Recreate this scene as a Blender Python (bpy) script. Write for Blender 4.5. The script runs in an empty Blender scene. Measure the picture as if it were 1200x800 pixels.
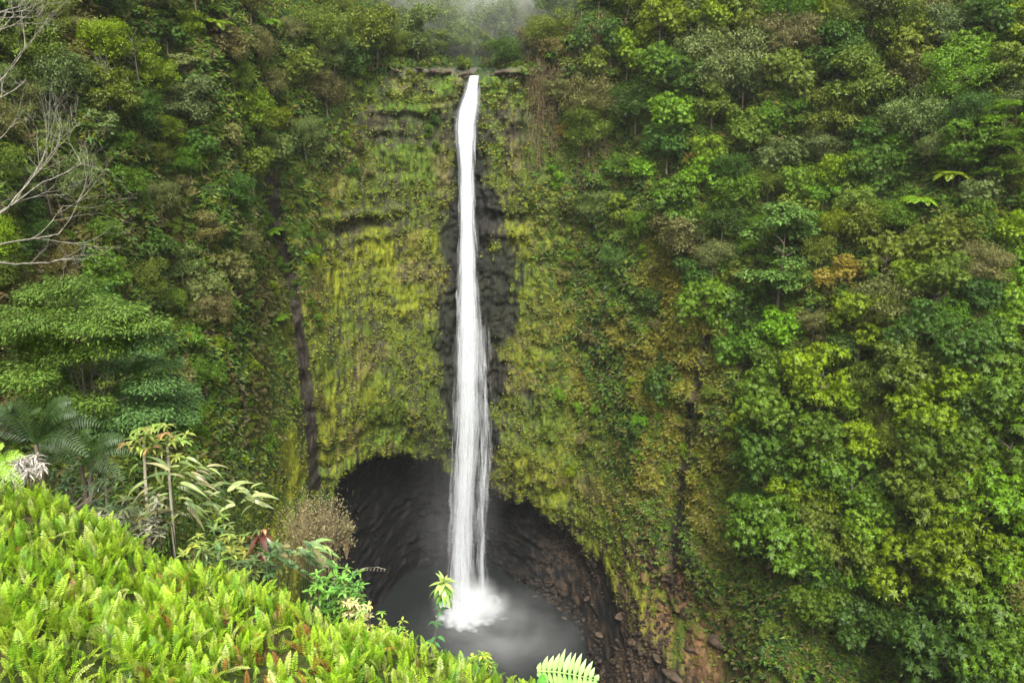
import bpy, math, random
import numpy as np
from mathutils import Vector, Matrix
rng = np.random.default_rng(7)
random.seed(7)
D2R = math.pi/180
scene = bpy.context.scene
COL = scene.collection

# ------------------------------------------------------------------ camera model
CAM_Z = 124.0
PITCH = 15.0
FPX = 933.0
cp, sp = math.cos(PITCH*D2R), math.sin(PITCH*D2R)
FWD = np.array([0, cp, -sp]); UP = np.array([0, sp, cp]); RIGHT = np.array([1.0, 0, 0])
CAM = np.array([0, 0, CAM_Z])

def rays(px, py):
    px = np.asarray(px, float); py = np.asarray(py, float)
    a = (px-600)/FPX; b = (400-py)/FPX
    d = FWD[None]*1.0 + a.reshape(-1, 1)*RIGHT[None] + b.reshape(-1, 1)*UP[None]
    return d
def ray(px, py):
    return rays([px], [py])[0]
def at(px, py, dist):
    """point on the ray of a pixel at horizontal distance dist from the camera"""
    d = ray(px, py)
    return CAM + d*(dist/math.hypot(d[0], d[1]))
def project(P):
    Q = P-CAM
    f = Q@FWD
    f = np.where(f < 0.1, 0.1, f)
    return 600+FPX*(Q@RIGHT)/f, 400-FPX*(Q@UP)/f

# ------------------------------------------------------------------ noise
def _hash(i, j, k, seed):
    with np.errstate(over='ignore'):
        h = (i.astype(np.uint32)*np.uint32(374761393) + j.astype(np.uint32)*np.uint32(668265263)
             + k.astype(np.uint32)*np.uint32(2147483647 % 4294967291) + np.uint32((seed*1274126177) & 0xffffffff))
        h = (h ^ (h >> np.uint32(13)))*np.uint32(1274126177)
        h = (h ^ (h >> np.uint32(15)))*np.uint32(2246822519)
        h = h ^ (h >> np.uint32(13))
    return h.astype(np.float64)/4294967295.0
def vnoise(x, y, z=None, seed=0):
    x = np.asarray(x, float); y = np.asarray(y, float)
    z = np.zeros_like(x) if z is None else np.asarray(z, float)
    x, y, z = np.broadcast_arrays(x, y, z)
    xi = np.floor(x); yi = np.floor(y); zi = np.floor(z)
    u, v, w = x-xi, y-yi, z-zi
    u = u*u*(3-2*u); v = v*v*(3-2*v); w = w*w*(3-2*w)
    xi = xi.astype(np.int64); yi = yi.astype(np.int64); zi = zi.astype(np.int64)
    def H(a, b, c): return _hash(xi+a, yi+b, zi+c, seed)
    if np.all(w == 0):
        return (H(0,0,0)*(1-u)+H(1,0,0)*u)*(1-v) + (H(0,1,0)*(1-u)+H(1,1,0)*u)*v
    c0 = (H(0,0,0)*(1-u)+H(1,0,0)*u)*(1-v) + (H(0,1,0)*(1-u)+H(1,1,0)*u)*v
    c1 = (H(0,0,1)*(1-u)+H(1,0,1)*u)*(1-v) + (H(0,1,1)*(1-u)+H(1,1,1)*u)*v
    return c0*(1-w)+c1*w
def fbm(x, y, z=None, seed=0, octv=4, gain=0.5):
    s = 0; a = 1; t = 0
    for o in range(octv):
        f = 2.0**o
        s = s + a*vnoise(np.asarray(x)*f, np.asarray(y)*f, None if z is None else np.asarray(z)*f, seed+o*17)
        t += a; a *= gain
    return s/t            # 0..1
def sstep(a, b, x):
    t = np.clip((np.asarray(x, float)-a)/(b-a), 0, 1)
    return t*t*(3-2*t)

# ------------------------------------------------------------------ gorge wall: R(theta, z) about the lookout
TH_N = np.array([-80, -60, -48, -40, -33, -25, -18, -12, -7, -3.2, 1, 5, 9, 14, 20, 26, 33, 45, 60, 80.])
R_N  = np.array([ 45,  48,  58,  72,  92, 122, 150, 174, 189, 193, 191, 186, 177, 165, 154, 145, 136, 118, 100, 80.])
L_N  = np.array([.5, .5, .5, .45, .40, .32, .22, .10, .04, .02, .03, .08, .2, .38, .52, .6, .65, .65, .6, .5])
E_N  = np.array([.5, .5, .5, .6, .7, .8, 1.0, 1.3, 2.2, 2.6, 2.0, 1.2, .8, .6, .5, .5, .5, .5, .5, .5])   # extra lean above the rim
Z_N  = np.array([150, 150, 150, 150, 150, 148, 146, 141, 137, 135.2, 136.5, 145, 150, 152, 152, 152, 152, 152, 152, 152.])
_fine = np.linspace(-80, 80, 641)
def _smooth(v):
    y = np.interp(_fine, TH_N, v)
    k = np.hanning(15); k /= k.sum()
    return np.convolve(np.pad(y, 7, mode='edge'), k, 'valid')
Rf, Lf, Ef = map(_smooth, (R_N, L_N, E_N))
k7 = np.hanning(7); k7 /= k7.sum()
Zf = np.convolve(np.pad(np.interp(_fine, TH_N, Z_N), 3, mode='edge'), k7, 'valid')

CAVE = None
def surf0(th, z):
    """smooth wall without the cave; th in degrees"""
    R = np.interp(th, _fine, Rf); L = np.interp(th, _fine, Lf); E = np.interp(th, _fine, Ef); Z = np.interp(th, _fine, Zf)
    r = R + L*(z-60)
    over = np.maximum(z-Z, 0)
    r = r + E*over
    # lower right spur and foot of the wall flare out
    r = r - sstep(4, 12, th)*0.9*np.maximum(22-z, 0)
    r = r - sstep(-12, -20, th)*0.6*np.maximum(30-z, 0)
    # big vertical folds
    f = fbm(th/5.0, z/90.0, seed=3, octv=2)-.5
    wf = sstep(2, 8, np.abs(th+3))
    r = r + wf*f*22
    # buttress right of the falls (dry hanging growth), gully at its right
    r = r - 7*np.exp(-((th-5.2)/1.8)**2)*sstep(60, 120, z)
    # left chute
    xc = -14.6 + (z-40)*(-0.028)
    r = r + 3.5*np.exp(-((th-xc)/0.7)**2)*sstep(20, 40, z)*sstep(118, 100, z)
    r = r + 2.5*np.exp(-((th-(12.2+(z-20)*0.03))/0.5)**2)*sstep(20, 30, z)*sstep(82, 72, z)
    return r

def hit0(px, py, fn, rmin=30., rmax=560., base_off=0.0, step=0.5):
    """first crossing of a pixel ray with wall fn; base_off: the hit is base_off metres below the ray"""
    d = ray(px, py); hd = math.hypot(d[0], d[1]); te = d[2]/hd; th = math.degrees(math.atan2(d[0], d[1]))
    r = np.arange(rmin, rmax, step)
    z = CAM_Z + r*te - base_off
    g = r - fn(np.full_like(r, th), z)
    k = np.argmax(g > 0)
    if not g[k] > 0: k = len(r)-1
    return th, z[k], r[k]

_cpx = [(352,700),(368,640),(378,600),(398,572),(420,556),(450,546),(480,545),(505,550),(528,562),(560,575),(590,582),(615,592),(640,606),(668,628),(692,650),(712,680),(735,710),(760,740),(790,770),(820,800),(845,830),(870,870)]
_cth, _cz = [], []
for a, b in _cpx:
    t, z, r = hit0(a, b, surf0, step=.1)
    _cth.append(t); _cz.append(z)
_cth = np.array(_cth); _cz = np.array(_cz)
_o = np.argsort(_cth); _cth = _cth[_o]; _cz = _cz[_o]
def cave_z(th):
    return np.interp(th, _cth, _cz, left=-12, right=-12)
def surf(th, z, detail=True):
    r = surf0(th, z)
    zb = cave_z(th) + (fbm(th*1.1, th*0, seed=11, octv=3)-.5)*5
    dep = np.interp(th, [-18, -13, -9, -4, 0, 5, 9, 14], [4, 16, 24, 22, 15, 9, 4, 1.5])
    r = r + dep*(.28*sstep(-17, 0, zb-z)+.72*sstep(-1, 8, zb-z))
    # talus inside the cave, right side
    r = r - sstep(-1, 6, th)*sstep(0, 4, zb-z)*1.25*np.maximum(11-z, 0)
    # roughness
    u = th*D2R*170
    w_wall = wall_w(th, z)
    n1 = fbm(u/9, z/14, seed=21, octv=3)-.5
    r = r + n1*5*(1-.55*w_wall)
    if detail:
        incave = sstep(0, 4, zb-z)
        # lava beds: stepped ledges
        zz = z + (fbm(u/22, z*0, seed=33, octv=3)-.5)*5 + (fbm(u/6, z/9, seed=34, octv=2)-.5)*3
        st = fbm(zz/3.1, zz*0+5, seed=31, octv=2)
        r = r + w_wall*(st-.5)*3.4*sstep(.38, .7, fbm(u/8, z/6, seed=35, octv=3))
        # vertical ribs
        rb = fbm(u/1.3, z/9, seed=41, octv=3)
        r = r + w_wall*(1-.92*incave)*((rb-.5)*2.2 - 1.0*(1-np.abs(2*fbm(u/1.9, z/6.5, seed=43, octv=3)-1)*2.2))
        n2 = fbm(u/2.2, z/2.2, seed=51, octv=3)-.5
        r = r + n2*(2.4-1.0*w_wall)
        r = r + incave*(fbm(u/7, z/6, seed=57, octv=3)-.5)*3
        # fractured basalt blocks
        for sc_, am in ((1.7, .75), (.8, .38)):
            ju = u/sc_+1.3*fbm(u/4, z/4, seed=63, octv=2); jz = z/(sc_*1.35)+1.6*fbm(u/5, z/3, seed=64, octv=2)+.5*(np.floor(ju) % 2)
            hb = _hash(np.floor(ju).astype(np.int64), np.floor(jz).astype(np.int64), np.floor(ju*0).astype(np.int64), 65)
            r = r + (hb-.5)*am*np.maximum(incave, w_wall*np.exp(-((th+2.6)/3.2)**2))
        # brushwood relief on the slopes
        bw = np.maximum(fbm(u/4.0, z/4.0, seed=61, octv=2)-.45, 0)*8
        r = r - bw*(1-w_wall)
        X, Y = pxy(th, z)
        rough = np.maximum(incave*.55, sstep(640, 700, X)*sstep(880, 800, X)*sstep(600, 680, Y))
        r = r + rough*((fbm(u/.9, z/.9, seed=58, octv=3)-.5)*1.9 - np.maximum(fbm(u/2.4, z/2.0, seed=59, octv=3)-.52, 0)*7)
    return r
def wall_w(th, z):
    """1 on the bare mossy walls, 0 on the wooded slopes"""
    X, Y = pxy(th, z)
    w = sstep(300, 400, X+ (Y-300)*.25)*sstep(720, 600, X - np.maximum(Y-430, 0)*.45)
    return w*sstep(84, 92, Y)
def pxy(th, z):
    r = surf0(th, z)
    P = np.stack([r*np.sin(th*D2R), r*np.cos(th*D2R), np.asarray(z, float)+0*r], -1)
    return project(P)
def surf_c(th, z): return surf(th, z, False)
def cyl(th, z, r):
    return np.stack([r*np.sin(th*D2R), r*np.cos(th*D2R), z+0*r], -1)

# ------------------------------------------------------------------ mesh helpers
def mk_mesh(name, V, F, col=None, smooth=False, uv=None):
    V = np.ascontiguousarray(V, np.float32); F = np.ascontiguousarray(F, np.int32)
    me = bpy.data.meshes.new(name)
    me.vertices.add(len(V)); me.vertices.foreach_set('co', V.ravel())
    n = F.shape[1]
    me.loops.add(F.size); me.loops.foreach_set('vertex_index', F.ravel())
    me.polygons.add(len(F)); me.polygons.foreach_set('loop_start', np.arange(0, F.size, n, dtype=np.int32))
    try: me.polygons.foreach_set('loop_total', np.full(len(F), n, np.int32))
    except Exception: pass
    if smooth: me.polygons.foreach_set('use_smooth', np.ones(len(F), bool))
    me.update(calc_edges=True)
    if col is not None:
        c = np.ones((len(V), 4), np.float32); c[:, :3] = col[:, :3]
        a = me.color_attributes.new('Col', 'FLOAT_COLOR', 'POINT')
        a.data.foreach_set('color', c.ravel())
    if uv is not None:
        a = me.attributes.new('tuv', 'FLOAT_VECTOR', 'POINT')
        q = np.zeros((len(V), 3), np.float32); q[:, :2] = uv[:, :2]
        if uv.shape[1] > 2: q[:, 2] = uv[:, 2]
        a.data.foreach_set('vector', q.ravel())
    return me
def link(name, me, mat=None, parent=None, loc=None):
    o = bpy.data.objects.new(name, me); COL.objects.link(o)
    if mat is not None and me is not None and len(me.materials) == 0: me.materials.append(mat)
    if parent is not None: o.parent = parent
    if loc is not None: o.location = loc
    return o
def tag(o, label=None, cat=None, group=None, kind=None):
    if label: o['label'] = label
    if cat: o['category'] = cat
    if group: o['group'] = group
    if kind: o['kind'] = kind
    return o
def norm(v):
    return v/np.maximum(np.linalg.norm(v, axis=-1, keepdims=True), 1e-9)
class MB:
    """collects vertices and quads (triangles are written as quads with a repeated corner split off)"""
    def __init__(s): s.V = []; s.F = []; s.C = []; s.n = 0
    def add(s, V, F, c=None):
        V = np.asarray(V, float).reshape(-1, 3); s.V.append(V); s.F.append(np.asarray(F, int)+s.n); s.n += len(V)
        if c is None: c = (1, 1, 1)
        c = np.asarray(c, float)
        if c.ndim == 1: c = np.tile(c, (len(V), 1))
        s.C.append(c)
    def mesh(s, name, smooth=False, col=True):
        return mk_mesh(name, np.concatenate(s.V), np.concatenate(s.F), np.concatenate(s.C) if col else None, smooth)
def tube(mb, pts, rad, n=6, c=None):
    pts = np.asarray(pts, float); rad = np.asarray(rad, float); m = len(pts)
    T = norm(np.gradient(pts, axis=0))
    ref = np.array([0.3, 0.2, 1.0]) if abs(T[0][2]) < .9 else np.array([1.0, 0.1, 0])
    A = norm(np.cross(T, ref)); B = np.cross(T, A)
    ang = np.arange(n)*2*math.pi/n
    V = pts[:, None]+rad[:, None, None]*(A[:, None]*np.cos(ang)[None, :, None]+B[:, None]*np.sin(ang)[None, :, None])
    i = np.arange(m-1)[:, None]*n; j = np.arange(n)[None]; j2 = (j+1) % n
    F = np.stack([i+j, i+j2, i+n+j2, i+n+j], -1).reshape(-1, 4)
    mb.add(V.reshape(-1, 3), F, c)
def kites(P, D, U, L, W, droop=.15, cols=None, mb=None):
    """simple leaves: base, left, tip, right"""
    n = len(P); D = norm(D); S = norm(np.cross(D, U)); N = np.cross(S, D)
    L = np.broadcast_to(L, (n,))[:, None]; W = np.broadcast_to(W, (n,))[:, None]
    a = P; b = P+D*L*.45+S*W*.5+N*L*.06; c = P+D*L-N*L*droop; d = P+D*L*.45-S*W*.5+N*L*.06
    V = np.stack([a, b, c, d], 1).reshape(-1, 3)
    F = np.arange(n*4).reshape(n, 4)
    C = None
    if cols is not None: C = np.repeat(cols, 4, axis=0)
    if mb is not None: mb.add(V, F, C); return
    return V, F, C
def leaf(mb, base, dirv, up, L, W, droop=.5, seg=5, c=(1, 1, 1), fold=.12, c2=None, shape=0.42, notch=0.0):
    """one curved leaf blade with a midrib fold: 2 x seg quads"""
    d = norm(np.asarray(dirv, float)); up = np.asarray(up, float)
    s = norm(np.cross(d, up)); nrm = np.cross(s, d)
    t = np.linspace(0, 1, seg+1)
    p = np.asarray(base, float)+d*(L*(t-droop*.18*t**3))[:, None]-nrm*(L*droop*t**2*.6)[:, None]
    w = W*.5*np.sin(math.pi*np.clip(t, 0.02, .985)**(shape*1.6))**.8
    w = w*(1-.3*t); w[-1] = W*.01
    if notch: w = w*(1-notch*(np.arange(seg+1) % 2))
    Lf_ = p+s*w[:, None]+nrm*(w*fold*2)[:, None]; Rt = p-s*w[:, None]+nrm*(w*fold*2)[:, None]
    V = np.concatenate([Lf_, p, Rt]); m = seg+1
    i = np.arange(seg)
    F = np.concatenate([np.stack([i, i+1, m+i+1, m+i], -1), np.stack([m+i, m+i+1, 2*m+i+1, 2*m+i], -1)])
    cc = np.asarray(c, float); c2 = cc*rng.uniform(.75, 1.2) if c2 is None else np.asarray(c2, float)
    cc = cc[None]*(1-t[:, None])+c2[None]*t[:, None]; cc = cc*rng.uniform(.85, 1.15, (m, 1)); cc = np.concatenate([cc*rng.uniform(.9, 1.05), cc*1.35, cc*rng.uniform(.85, 1.05)])
    mb.add(V, F, cc)

# ------------------------------------------------------------------ materials
def new_mat(name):
    m = bpy.data.materials.new(name); m.use_nodes = True
    nt = m.node_tree; nt.nodes.clear()
    out = nt.nodes.new('ShaderNodeOutputMaterial')
    return m, nt, out
def N(nt, t, **kw):
    n = nt.nodes.new(t)
    for k, v in kw.items(): setattr(n, k, v)
    return n
def foliage_mat(name, use_obj=True, attr=False, base=(1, 1, 1), trans=.35, rough=.55, spec=.25, vary=.45, hue=.018):
    m, nt, out = new_mat(name); L = nt.links
    geo = N(nt, 'ShaderNodeNewGeometry')
    hsv = N(nt, 'ShaderNodeHueSaturation')
    if attr:
        src = N(nt, 'ShaderNodeAttribute'); src.attribute_name = 'Col'; csock = src.outputs['Color']
    elif use_obj:
        src = N(nt, 'ShaderNodeObjectInfo'); csock = src.outputs['Color']
    else:
        src = N(nt, 'ShaderNodeRGB'); src.outputs[0].default_value = (*base, 1); csock = src.outputs[0]
    L.new(csock, hsv.inputs['Color']); hsv.inputs['Saturation'].default_value = 1.07
    mr = N(nt, 'ShaderNodeMapRange'); mr.inputs['To Min'].default_value = 1-vary; mr.inputs['To Max'].default_value = 1+vary
    L.new(geo.outputs['Random Per Island'], mr.inputs['Value']); L.new(mr.outputs[0], hsv.inputs['Value'])
    mul = N(nt, 'ShaderNodeMath', operation='MULTIPLY'); mul.inputs[1].default_value = 7.31
    fr = N(nt, 'ShaderNodeMath', operation='FRACT')
    L.new(geo.outputs['Random Per Island'], mul.inputs[0]); L.new(mul.outputs[0], fr.inputs[0])
    mh = N(nt, 'ShaderNodeMapRange'); mh.inputs['To Min'].default_value = .5-hue; mh.inputs['To Max'].default_value = .5+hue*.15
    L.new(fr.outputs[0], mh.inputs['Value']); L.new(mh.outputs[0], hsv.inputs['Hue'])
    p = N(nt, 'ShaderNodeBsdfPrincipled'); L.new(hsv.outputs[0], p.inputs['Base Color'])
    p.inputs['Roughness'].default_value = rough; p.inputs['Specular IOR Level'].default_value = spec
    t = N(nt, 'ShaderNodeBsdfTranslucent')
    g = N(nt, 'ShaderNodeGamma'); g.inputs[1].default_value = .85
    L.new(hsv.outputs[0], g.inputs[0]); L.new(g.outputs[0], t.inputs['Color'])
    mx = N(nt, 'ShaderNodeMixShader'); mx.inputs[0].default_value = trans
    L.new(p.outputs[0], mx.inputs[1]); L.new(t.outputs[0], mx.inputs[2]); L.new(mx.outputs[0], out.inputs['Surface'])
    return m
M_CROWN = foliage_mat('leaf_canopy', spec=.22, trans=.28, rough=.5)
M_LEAFCOL = foliage_mat('leaf_mixed', attr=True, trans=.3, vary=.35)
M_FERN = foliage_mat('fern_leaf', attr=True, trans=.4, vary=.22, hue=.012, spec=.35, rough=.45)
M_GLOSS = foliage_mat('glossy_leaf', attr=True, trans=.25, vary=.12, hue=.01, spec=.5, rough=.35)
def bark_mat(name, c1, c2, sc=6):
    m, nt, out = new_mat(name); L = nt.links
    tc = N(nt, 'ShaderNodeTexCoord'); mp = N(nt, 'ShaderNodeMapping'); mp.inputs['Scale'].default_value = (sc, sc, sc*.3)
    no = N(nt, 'ShaderNodeTexNoise'); no.inputs['Scale'].default_value = 1.5; no.inputs['Detail'].default_value = 6
    L.new(tc.outputs['Object'], mp.inputs[0]); L.new(mp.outputs[0], no.inputs['Vector'])
    r = N(nt, 'ShaderNodeValToRGB'); r.color_ramp.elements[0].position = .35; r.color_ramp.elements[1].position = .65
    r.color_ramp.elements[0].color = (*c1, 1); r.color_ramp.elements[1].color = (*c2, 1)
    p = N(nt, 'ShaderNodeBsdfPrincipled'); p.inputs['Roughness'].default_value = .85
    L.new(no.outputs[0], r.inputs[0]); L.new(r.outputs[0], p.inputs['Base Color'])
    b = N(nt, 'ShaderNodeBump'); b.inputs['Strength'].default_value = .5; b.inputs['Distance'].default_value = .05
    L.new(no.outputs[0], b.inputs['Height']); L.new(b.outputs[0], p.inputs['Normal'])
    L.new(p.outputs[0], out.inputs['Surface'])
    return m
M_BARK = bark_mat('bark', (.05, .035, .022), (.16, .13, .09))
M_PALE = bark_mat('pale_bark', (.22, .19, .13), (.42, .38, .3))
M_GREYBARK = bark_mat('weathered_bark', (.09, .08, .06), (.24, .22, .17))
M_DRY = bark_mat('dry_stem', (.12, .08, .04), (.3, .22, .12))

def terrain_mat(name, sc=1.0, bump=.35):
    m, nt, out = new_mat(name); L = nt.links
    a = N(nt, 'ShaderNodeAttribute'); a.attribute_name = 'Col'
    tc = N(nt, 'ShaderNodeTexCoord')
    no = N(nt, 'ShaderNodeTexNoise'); no.inputs['Scale'].default_value = 1.3*sc; no.inputs['Detail'].default_value = 8; no.inputs['Roughness'].default_value = .7
    L.new(tc.outputs['Object'], no.inputs['Vector'])
    mp = N(nt, 'ShaderNodeMapping'); mp.inputs['Scale'].default_value = (1.2*sc, 1.2*sc, .22*sc); L.new(tc.outputs['Object'], mp.inputs[0])
    n2 = N(nt, 'ShaderNodeTexNoise'); n2.inputs['Scale'].default_value = 1.6; n2.inputs['Detail'].default_value = 6; L.new(mp.outputs[0], n2.inputs['Vector'])
    ad = N(nt, 'ShaderNodeMath', operation='ADD'); L.new(no.outputs[0], ad.inputs[0]); L.new(n2.outputs[0], ad.inputs[1])
    mr = N(nt, 'ShaderNodeMapRange'); mr.inputs['From Min'].default_value = .75; mr.inputs['From Max'].default_value = 1.25
    mr.inputs['To Min'].default_value = .5; mr.inputs['To Max'].default_value = 1.5
    L.new(ad.outputs[0], mr.inputs['Value'])
    hs = N(nt, 'ShaderNodeHueSaturation'); L.new(a.outputs['Color'], hs.inputs['Color']); L.new(mr.outputs[0], hs.inputs['Value'])
    p = N(nt, 'ShaderNodeBsdfPrincipled'); p.inputs['Roughness'].default_value = .85; p.inputs['Specular IOR Level'].default_value = .12
    L.new(hs.outputs[0], p.inputs['Base Color'])
    b = N(nt, 'ShaderNodeBump'); b.inputs['Strength'].default_value = bump*2; b.inputs['Distance'].default_value = .25
    L.new(ad.outputs[0], b.inputs['Height']); L.new(b.outputs[0], p.inputs['Normal'])
    L.new(p.outputs[0], out.inputs['Surface'])
    return m
M_CLIFF = terrain_mat('cliff_rock_and_moss')
M_SOIL = terrain_mat('soil', sc=4)

# ------------------------------------------------------------------ gorge wall mesh
MOSS = np.array([.120, .130, .009]); MOSS2 = np.array([.055, .082, .009]); MOSSG = np.array([.050, .11, .012])
ROCK = np.array([.028, .023, .018]); WET = np.array([.010, .010, .010]); BROWN = np.array([.095, .062, .036]); DRY = np.array([.20, .145, .045])
GREEN = np.array([.014, .028, .007])
def lerp(a, b, t): return a+(b-a)*np.asarray(t)[..., None]
def seg_dist(X, Y, pts):
    d = np.full(np.shape(X), 1e9)
    for (x0, y0), (x1, y1) in zip(pts[:-1], pts[1:]):
        vx, vy = x1-x0, y1-y0
        t = np.clip(((X-x0)*vx+(Y-y0)*vy)/(vx*vx+vy*vy), 0, 1)
        d = np.minimum(d, np.hypot(X-x0-t*vx, Y-y0-t*vy))
    return d
def wall_masks(th, z):
    X, Y = pxy(th, z)
    u = th*D2R*190
    W = wall_w(th, z)
    zb = cave_z(th)+(fbm(th*1.1, th*0, seed=11, octv=3)-.5)*5
    drip = fbm(u/.75, z/7, seed=71, octv=3)
    patch = fbm(u/5, z/6, seed=72, octv=4)
    fine = fbm(u/1.1, z/1.1, seed=73, octv=3)
    # dark wet rock beside the water
    ctr = 552
    wl = np.interp(Y, [90, 130, 200, 300, 380, 460, 560], [6, 22, 22, 36, 44, 32, 24])
    wr = np.interp(Y, [90, 130, 200, 300, 380, 460, 560], [11, 14, 24, 38, 50, 46, 44])
    dx = X-ctr
    near = np.where(dx < 0, sstep(1.25, .7, -dx/wl+(patch-.5)*1.1), sstep(1.25, .7, dx/wr+(patch-.5)*2.2+(drip-.5)*.8))
    # exposed ledges (horizontal bands) on the upper wall
    zz = z+(fbm(u/18, z*0, seed=33, octv=2)-.5)*4
    band = sstep(.56, .66, fbm(zz/3.1, zz*0+5, seed=31, octv=2)+(fine-.5)*.35)*sstep(95, 110, z)*.75
    bare = np.clip(sstep(.50, .62, drip*.55+fine*.45+(patch-.5)*.35)*.85 + band, 0, 1)*W
    chute = sstep(9, 5, seg_dist(X, Y, [(316, 205), (322, 260), (342, 330), (352, 400), (362, 470), (370, 575)])+(fine-.5)*7+sstep(300, 200, Y)*-3)
    chute2 = sstep(7.5, 4, seg_dist(X, Y, [(829, 398), (812, 470), (800, 560), (790, 650), (788, 690)])+(fine-.5)*7)
    chute3 = sstep(5, 3, seg_dist(X, Y, [(838, 540), (832, 600), (826, 640)])+(fine-.5)*5)
    chute = np.maximum(np.maximum(chute, chute2*.85), chute3*.7)
    lip = sstep(6, 3, np.abs(Y-84)+(fine-.5)*5)*sstep(440, 465, X)*sstep(625, 605, X)
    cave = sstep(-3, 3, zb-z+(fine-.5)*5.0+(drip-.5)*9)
    spur = sstep(0, 60, X-640-(Y-560)*.55+(patch-.5)*50)*sstep(860, 780, X-(Y-640)*.5)*sstep(585, 680, Y+(patch-.5)*120)
    return X, Y, u, W, drip, patch, fine, near, bare, chute, lip, cave, spur, zb
def wall_color(th, z):
    X, Y, u, W, drip, patch, fine, near, bare, chute, lip, cave, spur, zb = wall_masks(th, z)
    big = fbm(u/24, z/18, seed=75, octv=3)
    moss = lerp(MOSS, MOSS2, sstep(.35, .65, big+(fine-.5)*.3))
    moss = lerp(moss, MOSSG, sstep(430, 540, Y)*sstep(560, 520, X)*sstep(.45, .6, patch)*.7)
    moss = lerp(moss, MOSSG*.9, sstep(230, 120, Y)*.5)
    # slopes
    sl = lerp(GREEN, MOSS2*.9, sstep(.45, .65, patch))
    dryz = sstep(.42, .58, big+(patch-.5)*.5)*sstep(600, 680, X)*sstep(900, 800, X)*sstep(200, 300, Y)
    sl = lerp(sl, lerp(MOSS*.9, DRY*.8, sstep(.5, .62, fine)), dryz*.55)
    c = lerp(sl, moss, W)
    c = lerp(c, BROWN, sstep(.55, .75, fbm(u/8, z/9, seed=77, octv=3))*.6*W)
    c = lerp(c, ROCK, np.clip(bare, 0, 1)*.9)
    c = lerp(c, BROWN*lerp(np.ones(3), np.array([1.4, .9, .8]), fine), spur*.8*sstep(.40, .56, patch*.6+fine*.4))
    c = lerp(c, WET*1.2, np.clip(near, 0, 1)*.92*sstep(82, 95, Y))
    c = lerp(c, ROCK*1.1, np.clip(chute, 0, 1)*.95)
    c = lerp(c, np.array([.075, .062, .05]), lip*.8*sstep(.35, .55, fine))
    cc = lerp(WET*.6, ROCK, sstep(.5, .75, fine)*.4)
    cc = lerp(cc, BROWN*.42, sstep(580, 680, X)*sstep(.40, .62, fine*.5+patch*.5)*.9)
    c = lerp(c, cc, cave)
    return c

def build_wall():
    parts = []
    th = np.concatenate([np.arange(-80, -34, .35), np.arange(-34, -16, .115), np.arange(-16, 12, .078), np.arange(12, 36, .115), np.arange(36, 80.2, .35)])
    z = np.concatenate([np.arange(-6, 140, .30), np.arange(140, 170, .45), np.arange(170, 262, 1.5)])
    T, Z = np.meshgrid(th, z)
    R = surf(T, Z)
    R = np.maximum(R, 18)
    V = cyl(T, Z, R).reshape(-1, 3)
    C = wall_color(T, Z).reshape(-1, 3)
    m, n = T.shape
    i = (np.arange(m-1)[:, None]*n+np.arange(n-1)[None]).ravel()
    F = np.stack([i, i+1, i+n+1, i+n], -1)
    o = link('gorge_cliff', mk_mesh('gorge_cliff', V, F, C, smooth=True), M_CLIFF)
    tag(o, kind='structure'); return o
build_wall()

# ------------------------------------------------------------------ tufts of moss, fern and brush on the wall (ground cover)
def sample_wall(n, x0, x1, y0, y1):
    """random wall points that are seen inside a pixel window"""
    th = rng.uniform(-38, 38, n*4); z = rng.uniform(0, 185, n*4)
    X, Y = pxy(th, z)
    k = (X > x0) & (X < x1) & (Y > y0) & (Y < y1)
    th, z = th[k][:n], z[k][:n]
    return th, z
def frames(th, z):
    e = .4
    r = surf(th, z)
    P = cyl(th, z, r)
    out = -np.stack([np.sin(th*D2R), np.cos(th*D2R), 0*th], -1)
    dz = (surf_c(th, z+e)-surf_c(th, z-e))/(2*e)
    Nn = norm(out+np.stack([0*th, 0*th, np.clip(dz, -.3, 3)], -1))
    side = norm(np.cross(Nn, np.array([0, 0, 1.0])[None]))
    return P, Nn, side
def tuft_field(name, n, win, size, k, pal, keep, droop, kind_label, cat, hang=0.6, width=.35, rise=.35, cfun=None):
    th, z = sample_wall(n, *win)
    km = keep(th, z); s = rng.random(len(th)) < km
    th, z = th[s], z[s]
    P, Nn, side = frames(th, z)
    m = len(th)
    sz = size[0]+(size[1]-size[0])*rng.random(m)**1.6
    ci = rng.integers(0, len(pal), m)
    base = np.array(pal)[ci]*(0.75+.5*rng.random((m, 1)))
    if cfun is not None: base = cfun(th, z, base)
    mb = MB()
    for q in range(k):
        a = rng.uniform(-1, 1, m)[:, None]; b = rng.uniform(.25, 1, m)[:, None]; c = rng.uniform(-hang, rise, m)[:, None]
        Dv = side*a+Nn*b+np.array([0, 0, 1.0])*c
        kites(P+Nn*(rng.random((m, 1))*.25*sz[:, None])-Nn*.12, Dv, Nn+np.array([0, 0, .6])+rng.normal(0, .25, (m, 3)), sz*rng.uniform(.7, 1.15, m), sz*width*rng.uniform(.7, 1.2, m), droop, base*(.85+.3*rng.random((m, 1))), mb)
    o = link(name, mb.mesh(name), M_LEAFCOL)
    tag(o, kind_label, cat, kind='stuff'); return o
def keep_moss(th, z):
    X, Y, u, W, drip, patch, fine, near, bare, chute, lip, cave, spur, zb = wall_masks(th, z)
    return np.clip(W*(1-bare*.85)*(1-near)*(1-chute)*(1-lip)*(1-cave)*(1-spur*.6), 0, 1)*(.12+.88*sstep(.42, .56, patch*.6+drip*.4))
def keep_brush(th, z):
    X, Y, u, W, drip, patch, fine, near, bare, chute, lip, cave, spur, zb = wall_masks(th, z)
    return np.clip((1-W)*(1-near)*(1-chute)*(1-lip)*(1-cave)*(1-spur*.75), 0, 1)
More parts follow.
